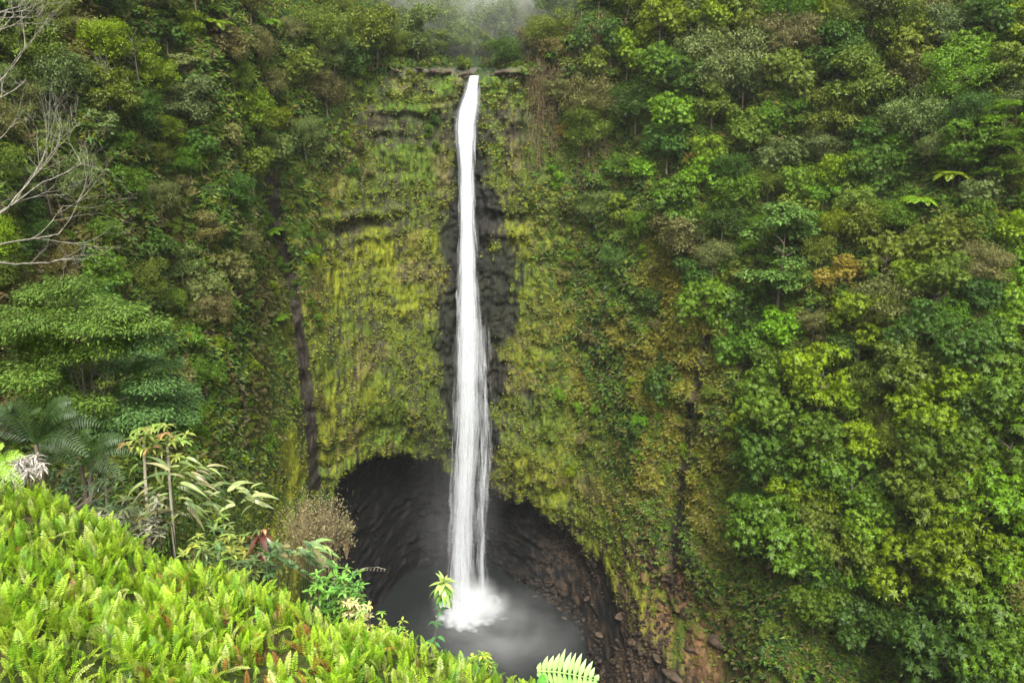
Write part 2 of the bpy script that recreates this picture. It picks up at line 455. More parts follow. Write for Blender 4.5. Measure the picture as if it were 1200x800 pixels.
def brush_col(th, z, base):
    X, Y = pxy(th, z)
    u = th*D2R*190
    big = fbm(u/24, z/18, seed=75, octv=3); pt = fbm(u/5, z/6, seed=72, octv=4)
    w = sstep(.42, .58, big+(pt-.5)*.5)*sstep(600, 680, X)*sstep(900, 800, X)*sstep(200, 300, Y)
    gold = np.array([.155, .138, .020])*(.7+.6*rng.random((len(th), 1)))
    c = lerp(base, gold, w*.7*sstep(.35, .6, pt+rng.normal(0, .08, len(th))))
    br = sstep(.55, .7, fbm(u/7, z/7, seed=88, octv=2))*sstep(420, 300, X)
    return lerp(c, np.array([.085, .06, .025])*(.7+.6*rng.random((len(th), 1))), br*.6)
tuft_field('cliff_moss', 210000, (230, 760, 84, 720), (.18, .6), 4,
           [(.130, .148, .010), (.085, .118, .010), (.145, .155, .012), (.045, .08, .010), (.09, .11, .012)], keep_moss, .35,
           'olive moss and small ferns hanging on the cliff wall', 'moss', hang=1.2, width=.55, rise=.1)
tuft_field('hillside_brush', 190000, (-60, 1260, -40, 860), (.4, 1.25), 5,
           [(.045, .095, .014), (.06, .125, .016), (.08, .125, .016), (.105, .14, .016), (.035, .075, .014), (.10, .09, .028)], keep_brush, .3,
           'low leafy brush covering the gorge slopes between the trees', 'brush', hang=.6, width=.42, rise=.8, cfun=brush_col)

# ------------------------------------------------------------------ tree kits
def lobes(n, rx, rz, seed, flat=1.0, k=1.0):
    r = np.random.default_rng(seed); out = []
    for i in range(n):
        a = r.uniform(0, 2*math.pi); rad = rx*.62*math.sqrt(r.random()); h = r.uniform(-.55, .75)*rz*(1-.45*rad/rx)
        s = r.uniform(.30, .52)*rx*k
        out.append((rad*math.cos(a), rad*math.sin(a), h, s, s*flat*r.uniform(.6, .85)))
    return out
def lobe_points(lb, n, r, inner=.25, top=.55):
    lb = np.array(lb); k = r.choice(len(lb), n, p=lb[:, 3]**2/np.sum(lb[:, 3]**2))
    v = norm(r.normal(size=(n, 3))); v[:, 2] = np.where((v[:, 2] < 0) & (r.random(n) < top), -v[:, 2], v[:, 2]); 
    f = 1-inner*r.random(n)**1.5
    c = lb[k]; P = c[:, :3]+v*np.stack([c[:, 3], c[:, 3], c[:, 4]], -1)*f[:, None]
    return P, v
def crown_rosette(seed, rx=1.0, rz=.8, n=150, rs=.16, nl=9):
    r = np.random.default_rng(seed); P, v = lobe_points(lobes(22, rx*1.12, rz*1.1, seed, 1, .68), n, r, inner=.2)
    mb = MB(); up = norm(v*.8+np.array([0, 0, .75])+r.normal(0, .15, (n, 3)))
    t1 = norm(np.cross(up, r.normal(size=(n, 3)))); t2 = np.cross(up, t1)
    sz = rs*r.uniform(.6, 1.25, n)
    for q in range(nl):
        a = 2*math.pi*q/nl+r.uniform(-.25, .25, n)
        Dv = t1*np.cos(a)[:, None]+t2*np.sin(a)[:, None]+up*r.uniform(-.45, .5, n)[:, None]
        kites(P, Dv, up, sz*r.uniform(.75, 1.2, n), sz*.40, .5, None, mb)
    # sparse inner leaves
    m = n*5; P, v = lobe_points(lobes(22, rx*1.12, rz*1.1, seed, 1, .68), m, r, inner=.7, top=.2)
    kites(P, v+r.normal(0, .6, (m, 3)), r.normal(size=(m, 3)), rs*.8, rs*.4, .2, None, mb)
    return mb.mesh('rosette_crown', col=False)
def crown_fine(seed, rx=1.0, rz=.8, n=5200, ls=.075, nlob=30, w=.5, flat=.95):
    r = np.random.default_rng(seed); P, v = lobe_points(lobes(nlob, rx*1.1, rz*1.1, seed, flat, .72), n, r, inner=.35)
    # pull the leaves into small sprays
    k = int(n/9); c = P[:k]; idx = r.integers(0, k, n)
    P = c[idx]+r.normal(0, .045*rx, (n, 3)); v = v[idx]
    mb = MB()
    kites(P, v*.7+r.normal(0, .7, (n, 3))+np.array([0, 0, -.15]), v+np.array([0, 0, .6])+r.normal(0, .35, (n, 3)), ls*r.uniform(.6, 1.3, n), ls*w, .2, None, mb)
    return mb.mesh('fine_crown', col=False)
def crown_layered(seed, rx=1.0, rz=.75, nl=26, n=190, ls=.10):
    r = np.random.default_rng(seed); mb = MB(); pads = []
    for i in range(nl):
        h = r.uniform(-.9, .95); rad = (1-.75*max(h, 0)**1.5)*(1-.25*max(-h, 0))*math.sqrt(r.uniform(.02, 1))*.78
        a = r.uniform(0, 2*math.pi)
        c = np.array([rx*rad*math.cos(a), rx*rad*math.sin(a), rz*h]); s = rx*r.uniform(.2, .34); pads.append((c, s))
        q = r.random(n)**.5; b = r.uniform(0, 2*math.pi, n)
        P = c+np.stack([s*q*np.cos(b), s*q*np.sin(b), r.normal(0, .035*rx, n)-.12*s*q*q], -1)
        Dv = np.stack([np.cos(b), np.sin(b), 0*b-.05], -1)+r.normal(0, .5, (n, 3))*[1, 1, .35]
        kites(P, Dv, np.array([0, 0, 1.0])+r.normal(0, .2, (n, 3)), ls*r.uniform(.6, 1.2, n), ls*.55, .15, None, mb)
    return mb.mesh('layered_crown', col=False), pads
def trunk_mesh(seed, h=1.0, r0=.045, rx=.5, nb=6, mat_name='trunk'):
    """trunk with limbs; unit height up to the crown's middle at z=1"""
    r = np.random.default_rng(seed); mb = MB()
    t = np.linspace(0, 1, 7); wob = np.cumsum(r.normal(0, .018, (7, 2)), 0)
    pts = np.stack([wob[:, 0], wob[:, 1], t*1.12*h], -1); tube(mb, pts, r0*(1-.72*t), 7)
    for i in range(nb):
        k = r.uniform(.5, .95); p0 = np.array([np.interp(k, t, pts[:, 0]), np.interp(k, t, pts[:, 1]), k*1.12*h])
        a = r.uniform(0, 2*math.pi); ln = rx*r.uniform(.5, .95)
        p1 = p0+np.array([math.cos(a), math.sin(a), .55])*ln*.5; p2 = p1+np.array([math.cos(a+.3), math.sin(a+.3), .35])*ln*.5
        tube(mb, [p0, (p0+p1)/2+[0, 0, .01], p1, p2], [r0*.42, r0*.34, r0*.25, r0*.08], 5)
    return mb.mesh(mat_name, smooth=True, col=False)
ROS = [crown_rosette(100+i, n=600, rs=.074, nl=13) for i in range(5)] + [crown_rosette(150+i, n=420, rs=.09, nl=13) for i in range(3)]
FIN = [crown_fine(200+i, n=9000, ls=.06) for i in range(5)] + [crown_fine(250+i, n=6000, ls=.085, nlob=14) for i in range(2)]
SHR = [crown_fine(300+i, rz=.7, n=2400, ls=.14, nlob=9, w=.45) for i in range(4)]
LAY = [crown_layered(400+i)[0] for i in range(3)]
TRK = [trunk_mesh(500+i) for i in range(5)]
for me in ROS+FIN+SHR+LAY: me.materials.append(M_CROWN)
for me in TRK: me.materials.append(M_BARK)
def frond_curve(L, droop, n=9):
    t = np.linspace(0, 1, n)
    return np.stack([L*(t-.12*droop*t**3), 0*t, L*(.42*t-droop*.85*t**2)], -1)
def treefern_mesh(seed, nf=16, npin=16):
    r = np.random.default_rng(seed); mb = MB()
    for i in range(nf):
        a = 2*math.pi*i/nf+r.uniform(-.12, .12); dr = r.uniform(.45, .85); c = frond_curve(1.0*r.uniform(.8, 1.05), dr, npin+1)
        R = np.array([[math.cos(a), -math.sin(a), 0], [math.sin(a), math.cos(a), 0], [0, 0, 1]]); c = c@R.T
        T = norm(np.gradient(c, axis=0)); S = norm(np.cross(T, [0, 0, 1.0])); U = np.cross(S, T)
        t = np.linspace(0, 1, npin+1); w = .27*np.sin(math.pi*(t*.88+.08))**.8
        for s in (-1, 1):
            kites(c[1:], S[1:]*s+T[1:]*.45-U[1:]*.15, U[1:], w[1:], .075, .15, None, mb)
        tube(mb, c, .012*(1-.8*t), 3)
    return mb.mesh('fern_crown', col=False)
TFN = [treefern_mesh(600+i) for i in range(3)]
for me in TFN: me.materials.append(M_CROWN)
_tf = MB(); tube(_tf, [(0, 0, -.1), (.02, 0, .3), (0, .02, .7), (0, 0, 1.0)], [.07, .05, .045, .05], 7)
TFT = _tf.mesh('fern_trunk', smooth=True, col=False); TFT.materials.append(M_BARK)

TREES = []      # records used for labels
def wall_at(px, py, up_h):
    return hit0(px, py, surf_c, rmin=45, base_off=up_h)
def put_tree(kind, px, py, wpx, color, names, sq=1.0, trunk=None, hfac=1.0):
    """crown of width wpx pixels centred on the pixel, rooted in the slope below it"""
    th, z, r = wall_at(px, py, 6)
    sc = wpx/FPX*math.hypot(r, CAM_Z-z)*.98/2.0        # crown radius in metres
    hc = {'rosette': .9, 'fine': .85, 'shrub': .5, 'layered': 1.5, 'fern': .8}[kind]*sc*hfac
    th, z, r = wall_at(px, py, hc)
    r -= .25*sc
    p = cyl(np.array([th]), np.array([z]), np.array([r]))[0]
    root = bpy.data.objects.new(names[0], None); COL.objects.link(root); root.location = p
    root.empty_display_size = .5
    rot = rng.uniform(0, 6.28)
    lib = {'rosette': ROS, 'fine': FIN, 'shrub': SHR, 'layered': LAY, 'fern': TFN}[kind]
    c = link('crown', lib[rng.integers(0, len(lib))], None, root)
    c.location = (0, 0, hc); c.scale = (sc, sc, sc*sq*(1.05 if kind == 'rosette' else 1)); c.rotation_euler = (rng.normal(0, .08), rng.normal(0, .08), rot)
    c.color = (*color, 1)
    if kind == 'fern':
        t = link('trunk', TFT, None, root); t.scale = (sc*.8, sc*.8, hc+.5); t.location = (0, 0, -.5)
    else:
        t = link('trunk', TRK[rng.integers(0, 5)], None, root)
        t.scale = (sc*.85, sc*.85, hc+1.0); t.location = (0, 0, -1.0)
        t.rotation_euler = (0, 0, rot)
    TREES.append(dict(o=root, px=px, py=py, w=wpx, kind=kind, names=names, color=color))
    return root

# colours (albedo)
C_MID = (.064, .128, .013); C_DEEP = (.038, .082, .012); C_YEL = (.118, .180, .015); C_LIME = (.098, .195, .018)
C_BLUE = (.082, .160, .034); C_OLV = (.092, .132, .018); C_GRY = (.098, .138, .040); C_BRN = (.112, .116, .034); C_GLD = (.16, .15, .026); C_TAN = (.130, .137, .045)
CN = {C_MID: 'mid green', C_DEEP: 'dark green', C_YEL: 'yellow green', C_LIME: 'bright green', C_BLUE: 'fresh green', C_OLV: 'olive', C_GRY: 'grey green', C_BRN: 'brownish', C_GLD: 'golden', C_TAN: 'tan'}
def jit(c, a=.16):
    f = 1+rng.uniform(-a, a); return tuple(np.clip(np.array(c)*f*(1+rng.uniform(-.08, .08, 3)), 0, 1))
KN = {'rosette': ('broadleaf_tree', 'tree', ''), 'fine': ('bushy_tree', 'tree', 'bushy'), 'shrub': ('shrub', 'shrub', 'low'), 'layered': ('umbrella_tree', 'tree', 'flat-tiered'), 'fern': ('tree_fern', 'tree fern', 'arching')}
USED = []
def T(kind, px, py, w, col, **kw):
    USED.append((px, py, w)); o = put_tree(kind, px, py, w, jit(col), KN[kind], **kw); TREES[-1]['cn'] = CN[col]; return o

# landmark trees, read off the photograph
LM = [
 ('layered', 918, 282, 96, C_BLUE, dict(sq=1.25)), ('fine', 850, 78, 104, C_GRY, {}), ('fine', 872, 100, 70, C_GRY, {}), ('fine', 1000, 95, 92, C_OLV, {}), ('fine', 1074, 138, 76, C_GRY, {}),
 ('fine', 985, 60, 80, C_DEEP, {}), ('rosette', 1140, 60, 56, C_LIME, {}), ('rosette', 1165, 20, 60, C_DEEP, {}), ('fern', 1078, 232, 46, C_LIME, {}), ('fern', 1118, 203, 50, C_YEL, {}),
 ('rosette', 820, 205, 60, C_LIME, {}), ('rosette', 935, 215, 60, C_MID, {}), ('rosette', 1030, 200, 75, C_DEEP, {}), ('rosette', 905, 460, 110, C_MID, {}), ('rosette', 870, 400, 70, C_MID, {}), ('rosette', 915, 380, 56, C_LIME, {}),
 ('rosette', 900, 530, 90, C_DEEP, {}), ('rosette', 960, 510, 80, C_MID, {}), ('rosette', 905, 610, 100, C_MID, {}), ('rosette', 940, 640, 80, C_MID, {}), ('rosette', 965, 440, 90, C_YEL, {}), ('rosette', 1010, 375, 90, C_YEL, {}),
 ('rosette', 1000, 560, 70, C_MID, {}), ('rosette', 1020, 610, 75, C_LIME, {}), ('rosette', 1060, 660, 100, C_YEL, {}), ('rosette', 1090, 560, 95, C_OLV, {}), ('rosette', 1085, 475, 90, C_YEL, {}), ('rosette', 1170, 460, 100, C_MID, {}),
 ('rosette', 1160, 585, 96, C_LIME, {}), ('rosette', 1135, 640, 110, C_YEL, {}), ('rosette', 1145, 705, 110, C_MID, {}), ('rosette', 1110, 755, 120, C_DEEP, {}), ('rosette', 1165, 780, 90, C_MID, {}), ('rosette', 1050, 725, 80, C_DEEP, {}),
 ('rosette', 1185, 520, 90, C_MID, {}), ('rosette', 1185, 660, 80, C_LIME, {}), ('rosette', 1060, 425, 80, C_OLV, {}), ('fine', 1045, 350, 85, C_BRN, {}), ('rosette', 1130, 400, 80, C_DEEP, {}), ('rosette', 1175, 370, 80, C_LIME, {}),
 ('rosette', 1195, 270, 60, C_YEL, {}), ('rosette', 1040, 300, 70, C_OLV, {}), ('rosette', 1110, 320, 70, C_OLV, {}), ('fine', 1150, 310, 60, C_BRN, {}), ('rosette', 985, 320, 60, C_GLD, {}), ('rosette', 780, 445, 66, C_DEEP, {}),
 ('rosette', 755, 196, 36, C_LIME, {}), ('rosette', 735, 60, 60, C_YEL, {}), ('rosette', 700, 45, 60, C_DEEP, {}), ('rosette', 775, 25, 70, C_YEL, {}), ('rosette', 830, 25, 60, C_YEL, {}), ('rosette', 885, 30, 70, C_OLV, {}),
 ('fine', 925, 45, 66, C_TAN, {}), ('rosette', 965, 12, 50, C_YEL, {}), ('fine', 1060, 20, 70, C_OLV, {}), ('fine', 1110, 35, 60, C_GRY, {}), ('fine', 592, 58, 46, C_DEEP, {}), ('fine', 490, 38, 66, C_GRY, {}), ('fine', 540, 42, 56, C_GRY, {}),
 ('fine', 440, 40, 74, C_OLV, {}), ('fine', 515, 15, 76, C_OLV, {}), ('fine', 580, 22, 70, C_GRY, {}), ('fine', 640, 34, 60, C_OLV, {}), ('fine', 410, 70, 60, C_DEEP, {}), ('fine', 378, 30, 70, C_OLV, {}),
 ('fern', 250, 26, 50, C_YEL, {}), ('fern', 310, 25, 44, C_LIME, {}), ('fern', 108, 80, 36, C_YEL, {}), ('fern', 250, 8, 40, C_LIME, {}), ('fern', 272, 45, 40, C_YEL, {}), ('fern', 325, 370, 30, C_LIME, {}), ('fern', 316, 270, 34, C_LIME, {}),
 ('rosette', 750, 492, 24, C_LIME, {}), ('rosette', 700, 478, 22, C_LIME, {}), ('rosette', 718, 470, 20, C_LIME, {}),
 ('rosette', 760, 350, 40, C_DEEP, {}), ('fine', 700, 235, 56, C_GRY, {}), ('fine', 690, 150, 64, C_OLV, {}), ('rosette', 790, 130, 60, C_LIME, {}), ('fine', 745, 120, 70, C_DEEP, {}), ('rosette', 770, 75, 60, C_MID, {}),
 ('fine', 655, 105, 46, C_TAN, {}), ('fine', 722, 300, 50, C_BLUE, {}), ('rosette', 870, 320, 50, C_OLV, {}), ('fine', 650, 60, 40, C_BRN, {}),
 ('fine', 228, 118, 64, C_GRY, {}), ('fine', 160, 130, 60, C_DEEP, {}), ('fine', 262, 55, 60, C_BRN, {}), ('fine', 390, 62, 50, C_GRY, {}), ('rosette', 165, 130, 44, C_DEEP, {}), ('fine', 70, 95, 80, C_GRY, {}), ('fine', 30, 50, 80, C_OLV, {}),
]
for k, x, y, w, c, kw in LM: T(k, x, y, w, c, **kw)
def fill(n, region, pick, wr, spacing, tries=9000):
    got = 0
    for _ in range(tries):
        if got >= n: break
        x, y = rng.uniform(region[0], region[2]), rng.uniform(region[1], region[3])
        p = pick(x, y)
        if p is None: continue
        w = rng.uniform(*wr)
        if any((x-a)**2+((y-b)*1.15)**2 < (spacing*(w+c)/2)**2 for a, b, c in USED): continue
        T(p[0], x, y, w, p[1]); got += 1
    return got
def choose(d):
    ks = list(d); w = np.array([d[k] for k in ks], float); return ks[rng.choice(len(ks), p=w/w.sum())]
def right_pick(x, y):
    edge = 880 if y > 420 else np.interp(y, [0, 250, 420], [660, 740, 850])
    if y > 640: edge = 890+(y-640)*1.35
    if x < edge+rng.uniform(-25, 10): return None
    if y > 300: return ('rosette', choose({C_MID: 5.5, C_DEEP: 3.5, C_YEL: 1.2, C_LIME: 1.6, C_OLV: .8})) if rng.random() < .82 else ('fine', choose({C_BRN: 2, C_OLV: 2, C_DEEP: 1}))
    return (choose({'fine': 5, 'rosette': 4.5, 'layered': .4}), choose({C_GRY: 2, C_OLV: 3.4, C_DEEP: 1.8, C_MID: 3, C_YEL: 1.8, C_LIME: 1.2, C_BRN: .8, C_TAN: .4}))
def left_pick(x, y):
    lim = np.interp(y, [0, 80, 200, 320, 480, 600], [470, 440, 330, 270, 235, 200])
    if x > lim: return None
    return (choose({'fine': 7, 'rosette': 3.2, 'layered': .2}), choose({C_GRY: 2, C_OLV: 4, C_DEEP: 2, C_MID: 2, C_YEL: .8, C_BRN: 2.4, C_TAN: .6}))
def mid_pick(x, y):
    return ('fine', choose({C_GRY: 3, C_OLV: 3, C_DEEP: 1, C_TAN: 1}))
n1 = fill(120, (640, -20, 1230, 810), right_pick, (42, 84), .56)
n2 = fill(90, (-30, -20, 470, 500), left_pick, (34, 70), .6)
n3 = fill(24, (380, -20, 660, 52), mid_pick, (34, 60), .5)
# shrubs and small bushes that stand out on the walls
def shrub_pick(x, y):
    if 520 < x < 640 and y > 90: return None
    if 380 < x < 640 and y > 250 : return None
    if x < 360 and y > 420: return None
    if x > 640 and y > 560 and x < 880+(y-640): return None if rng.random() < .8 or x < 760+(y-560)*.6 else ('shrub', choose({C_YEL: 1, C_LIME: 1, C_OLV: 2}))
    if 455 < x < 640: return ('shrub', choose({C_MID: 2, C_YEL: 1, C_DEEP: 2, C_OLV: 2})) if rng.random() < .35 else None
    if 640 <= x < 880: return ('shrub', choose({C_GLD: 3, C_YEL: 3, C_OLV: 3, C_LIME: 1.5, C_DEEP: 1.5, C_BRN: 1.5, C_TAN: 1.2}))
    return ('shrub', choose({C_OLV: 4, C_MID: 2, C_YEL: 2, C_BRN: 2, C_DEEP: 2, C_TAN: 1, C_LIME: 1}))
n4 = fill(230, (0, 60, 1200, 800), shrub_pick, (13, 30), .5, 12000)
n4 += fill(70, (190, 190, 400, 540), lambda x, y: ('shrub', choose({C_OLV: 4, C_MID: 3, C_YEL: 2, C_BRN: 2, C_LIME: 1.5})) if x < 330+rng.uniform(0, 60)-(y-190)*.08 else None, (14, 28), .5, 4000)
print('trees', n1, n2, n3, n4, len(TREES))

# labels: each thing is told from its look-alikes by where it stands
def place_phrase(x, y):
    if y < 82 and 380 < x < 660: return 'behind the top of the falls'
    v = 'at the top of' if y < 130 else 'high on' if y < 290 else 'halfway up' if y < 450 else 'low on' if y < 620 else 'at the foot of'
    s = 'the far left slope' if x < 150 else 'the left slope' if x < 300 else 'the wall left of the falls' if x < 545 else 'the wall right of the falls' if x < 700 else 'the slope well right of the falls' if x < 880 else 'the right slope' if x < 1040 else 'the far right slope'
    return v+' '+s
ORD = ['first', 'second', 'third', 'fourth', 'fifth', 'sixth', 'seventh', 'eighth', 'ninth', 'tenth', 'eleventh', 'twelfth', 'thirteenth', 'fourteenth', 'fifteenth', 'sixteenth', 'seventeenth', 'eighteenth', 'nineteenth', 'twentieth']
def finish_labels():
    cells = {}
    for t in TREES:
        t['key'] = (t['cn']+(' broadleaf' if t['kind'] == 'rosette' else ''), t['kind'], place_phrase(t['px'], t['py'])); cells.setdefault(t['key'], []).append(t)
    for (cn, kind, ph), ts in cells.items():
        nm, cat, adj = KN[kind]; noun = cat
        ts.sort(key=lambda t: t['px'])
        for i, t in enumerate(ts):
            q = '' if len(ts) == 1 else ('left-hand ' if i == 0 else 'right-hand ') if len(ts) == 2 else 'leftmost ' if i == 0 else 'rightmost ' if i == len(ts)-1 else ORD[i]+'-from-left '
            adj2 = adj if len(ts) < 3 or kind == 'fine' else ''
            lab = f"{q}{cn} {adj2} {noun} {ph}".replace('  ', ' ')
            grp = {'rosette': 'broad-leaved trees on the gorge slopes', 'fine': 'bushy trees on the gorge slopes', 'shrub': 'shrubs on the gorge walls', 'layered': 'flat-tiered trees on the gorge slopes', 'fern': 'tree ferns on the gorge slopes'}[kind]
            tag(t['o'], lab, cat, grp)
            t['o'].name = nm
finish_labels()

# ------------------------------------------------------------------ river lip rocks, logs, boulders
def rock_mesh(seed, n=14):
    r = np.random.default_rng(seed)
    a, b = np.meshgrid(np.linspace(0, 2*math.pi, 2*n+1)[:-1], np.linspace(-math.pi/2, math.pi/2, n+1))
    P = np.stack([np.cos(b)*np.cos(a), np.cos(b)*np.sin(a), np.sin(b)], -1)
    f = .72+.6*fbm(P[..., 0]*1.3+seed, P[..., 1]*1.3, P[..., 2]*1.3+3, seed=seed, octv=4)
    P = P*f[..., None]*np.array([1.2, .9, .7]); m, k = a.shape
    i = np.arange(m-1)[:, None]*k; j = np.arange(k)[None]; j2 = (j+1) % k
    F = np.stack([i+j, i+j2, i+k+j2, i+k+j], -1).reshape(-1, 4)
    return P.reshape(-1, 3), F
ROCKS = []
for s in range(4):
    P, F = rock_mesh(s+5); c = lerp(ROCK*1.3, BROWN*.8, fbm(P[:, 0]*2, P[:, 1]*2, P[:, 2]*2, seed=s))
    me = mk_mesh('boulder', P, F, c, smooth=True); me.materials.append(M_CLIFF); ROCKS.append(me)
def put_rock(px, py, size, label, cat='boulder', grp=None, sink=.2):
    th, z, r = hit0(px, py, surf_c, rmin=60, step=.2)
    if py < 100: r -= 1.2
    o = link('boulder', ROCKS[rng.integers(0, 4)], None, None, Vector(cyl(np.array([th]), np.array([max(z, 0)+size*.1]), np.array([r-size*sink]))[0]))
    o.scale = (size*rng.uniform(.9, 1.5), size*rng.uniform(.6, 1), size*rng.uniform(.4, .8)); o.rotation_euler = (rng.uniform(-.3, .3), rng.uniform(-.3, .3), rng.uniform(-.5, .5) if py < 100 else rng.uniform(0, 6))
    return tag(o, label, cat, grp)
lipr = [(470, 82, .9), (487, 80, 1.2), (505, 83, .9), (522, 84, 1.1), (538, 86, .8), (576, 86, .9), (590, 85, 1.3), (604, 86, 1.0)]
for i, (x, y, s) in enumerate(lipr):
    side = 'left of the falls' if x < 550 else 'right of the falls'
    k = 5-i if x < 550 else i-4
    put_rock(x+rng.uniform(-5, 5), y+2.5+rng.uniform(-1, 1), s*rng.uniform(.5, 1.1), f"pinkish grey rock on the cliff rim, {ORD[k-1]} {side}", grp='rocks along the rim of the falls')
pool_rocks = [(628, 716, .8), (640, 714, .6), (655, 718, .7), (690, 700, 1.2), (728, 722, 1.5), (745, 752, 1.8), (770, 770, 1.4), (704, 744, 1.0), (790, 792, 1.6), (758, 792, 1.1), (660, 738, .9), (812, 760, 1.2), (842, 752, 2.0), (720, 775, 1.2)]
pool_rocks.sort()
for i, (x, y, s) in enumerate(pool_rocks):
    put_rock(x, y, s, f"dark wet boulder on the bank right of the pool, {ORD[i]} from the left", grp='boulders beside the plunge pool')

def rubble(n):
    th = rng.uniform(-4, 14.5, n*3); z = rng.uniform(0, 42, n*3); X, Y, u, W, drip, patch, fine, near, bare, chute, lip, cave, spur, zb = wall_masks(th, z)
    k = rng.random(len(th)) < np.maximum(cave*sstep(590, 640, X), spur*.55)*sstep(.42, .55, patch); th, z = th[k][:n], z[k][:n]; m = len(th)
    t2 = rng.uniform(1, 14, 260); z2 = rng.uniform(-.8, 3.5, 260); big = np.concatenate([np.zeros(m), np.ones(260)]); th = np.concatenate([th, t2]); z = np.concatenate([z, z2]); m = len(th)
    P, Nn, sd = frames(th, z)
    B = norm(np.array([[-1, -1, -1], [1, -1, -1], [1, 1, -1], [-1, 1, -1], [-1, -1, 1], [1, -1, 1], [1, 1, 1], [-1, 1, 1]], float))
    F = np.array([[0, 3, 2, 1], [4, 5, 6, 7], [0, 1, 5, 4], [1, 2, 6, 5], [2, 3, 7, 6], [3, 0, 4, 7]])
    s = (.10+.55*rng.random(m)**3+big*.9*rng.random(m)**2)[:, None, None]
    V = B[None]*s*(1+rng.uniform(-.4, .4, (m, 8, 3)))*np.array([1.2, 1, .8]); V = V+P[:, None]
    c = lerp(np.tile(ROCK*.75, (m, 1)), np.tile(BROWN*.7, (m, 1)), rng.random(m)*.8*sstep(660, 780, project(P)[0]))*rng.uniform(.4, 1.5, (m, 1))
    o = link('rubble', mk_mesh('rubble', V.reshape(-1, 3), (F[None]+(np.arange(m)*8)[:, None, None]).reshape(-1, 4), np.repeat(c, 8, 0)), M_CLIFF)
    tag(o, 'loose broken stones strewn over the dark bank right of the pool', 'rubble', kind='stuff')
rubble(9000)

# ------------------------------------------------------------------ water
def water_mat():
    m, nt, out = new_mat('pool_water'); L = nt.links
    p = N(nt, 'ShaderNodeBsdfPrincipled'); p.inputs['Roughness'].default_value = .16; p.inputs['Specular IOR Level'].default_value = .35
    tc = N(nt, 'ShaderNodeTexCoord')
    # foam round the plunge point, in the pool's own coordinates (plunge point = origin)
    ln = N(nt, 'ShaderNodeVectorMath', operation='LENGTH'); L.new(tc.outputs['Object'], ln.inputs[0])
    no = N(nt, 'ShaderNodeTexNoise'); no.inputs['Scale'].default_value = .35; no.inputs['Detail'].default_value = 7; L.new(tc.outputs['Object'], no.inputs['Vector'])
    ml = N(nt, 'ShaderNodeMath', operation='MULTIPLY_ADD'); ml.inputs[1].default_value = 14; L.new(no.outputs[0], ml.inputs[0]); L.new(ln.outputs['Value'], ml.inputs[2])
    mr = N(nt, 'ShaderNodeMapRange'); mr.inputs['From Min'].default_value = 16; mr.inputs['From Max'].default_value = 8; L.new(ml.outputs[0], mr.inputs['Value'])
    mx = N(nt, 'ShaderNodeMix', data_type='RGBA'); mx.inputs[6].default_value = (.012, .014, .013, 1); mx.inputs[7].default_value = (.75, .77, .77, 1)
    L.new(mr.outputs[0], mx.inputs[0]); L.new(mx.outputs[2], p.inputs['Base Color'])
    n2 = N(nt, 'ShaderNodeTexNoise'); n2.inputs['Scale'].default_value = 1.1; n2.inputs['Detail'].default_value = 5; L.new(tc.outputs['Object'], n2.inputs['Vector'])
    b = N(nt, 'ShaderNodeBump'); b.inputs['Strength'].default_value = .8; b.inputs['Distance'].default_value = .3
    L.new(n2.outputs[0], b.inputs['Height']); L.new(b.outputs[0], p.inputs['Normal'])
    L.new(p.outputs[0], out.inputs['Surface']); return m
plunge = at(550, 716, 186.0); plunge[2] = 0
a = np.linspace(0, 2*math.pi, 97)[:-1]; rr = np.linspace(0, 1, 20)
V = [(-4, -45, 0)]; 
PV = np.stack([(10+62*1.0)*np.outer(rr, np.cos(a)), 75*np.outer(rr, np.sin(a))-22, 0*np.outer(rr, a)+.3], -1).reshape(-1, 3)
i = np.arange(19)[:, None]*96; j = np.arange(96)[None]; j2 = (j+1) % 96
PF = np.stack([i+j, i+96+j, i+96+j2, i+j2], -1).reshape(-1, 4)
tag(link('pool_water', mk_mesh('pool_water', PV, PF, smooth=True), water_mat(), None, Vector(plunge)), kind='structure')
gb = np.array([[-400, -60, -2.5], [400, -60, -2.5], [400, 700, -2.5], [-400, 700, -2.5]])
tag(link('ground', mk_mesh('ground', gb, np.array([[0, 1, 2, 3]]), np.tile(ROCK, (4, 1))), M_SOIL), kind='structure')

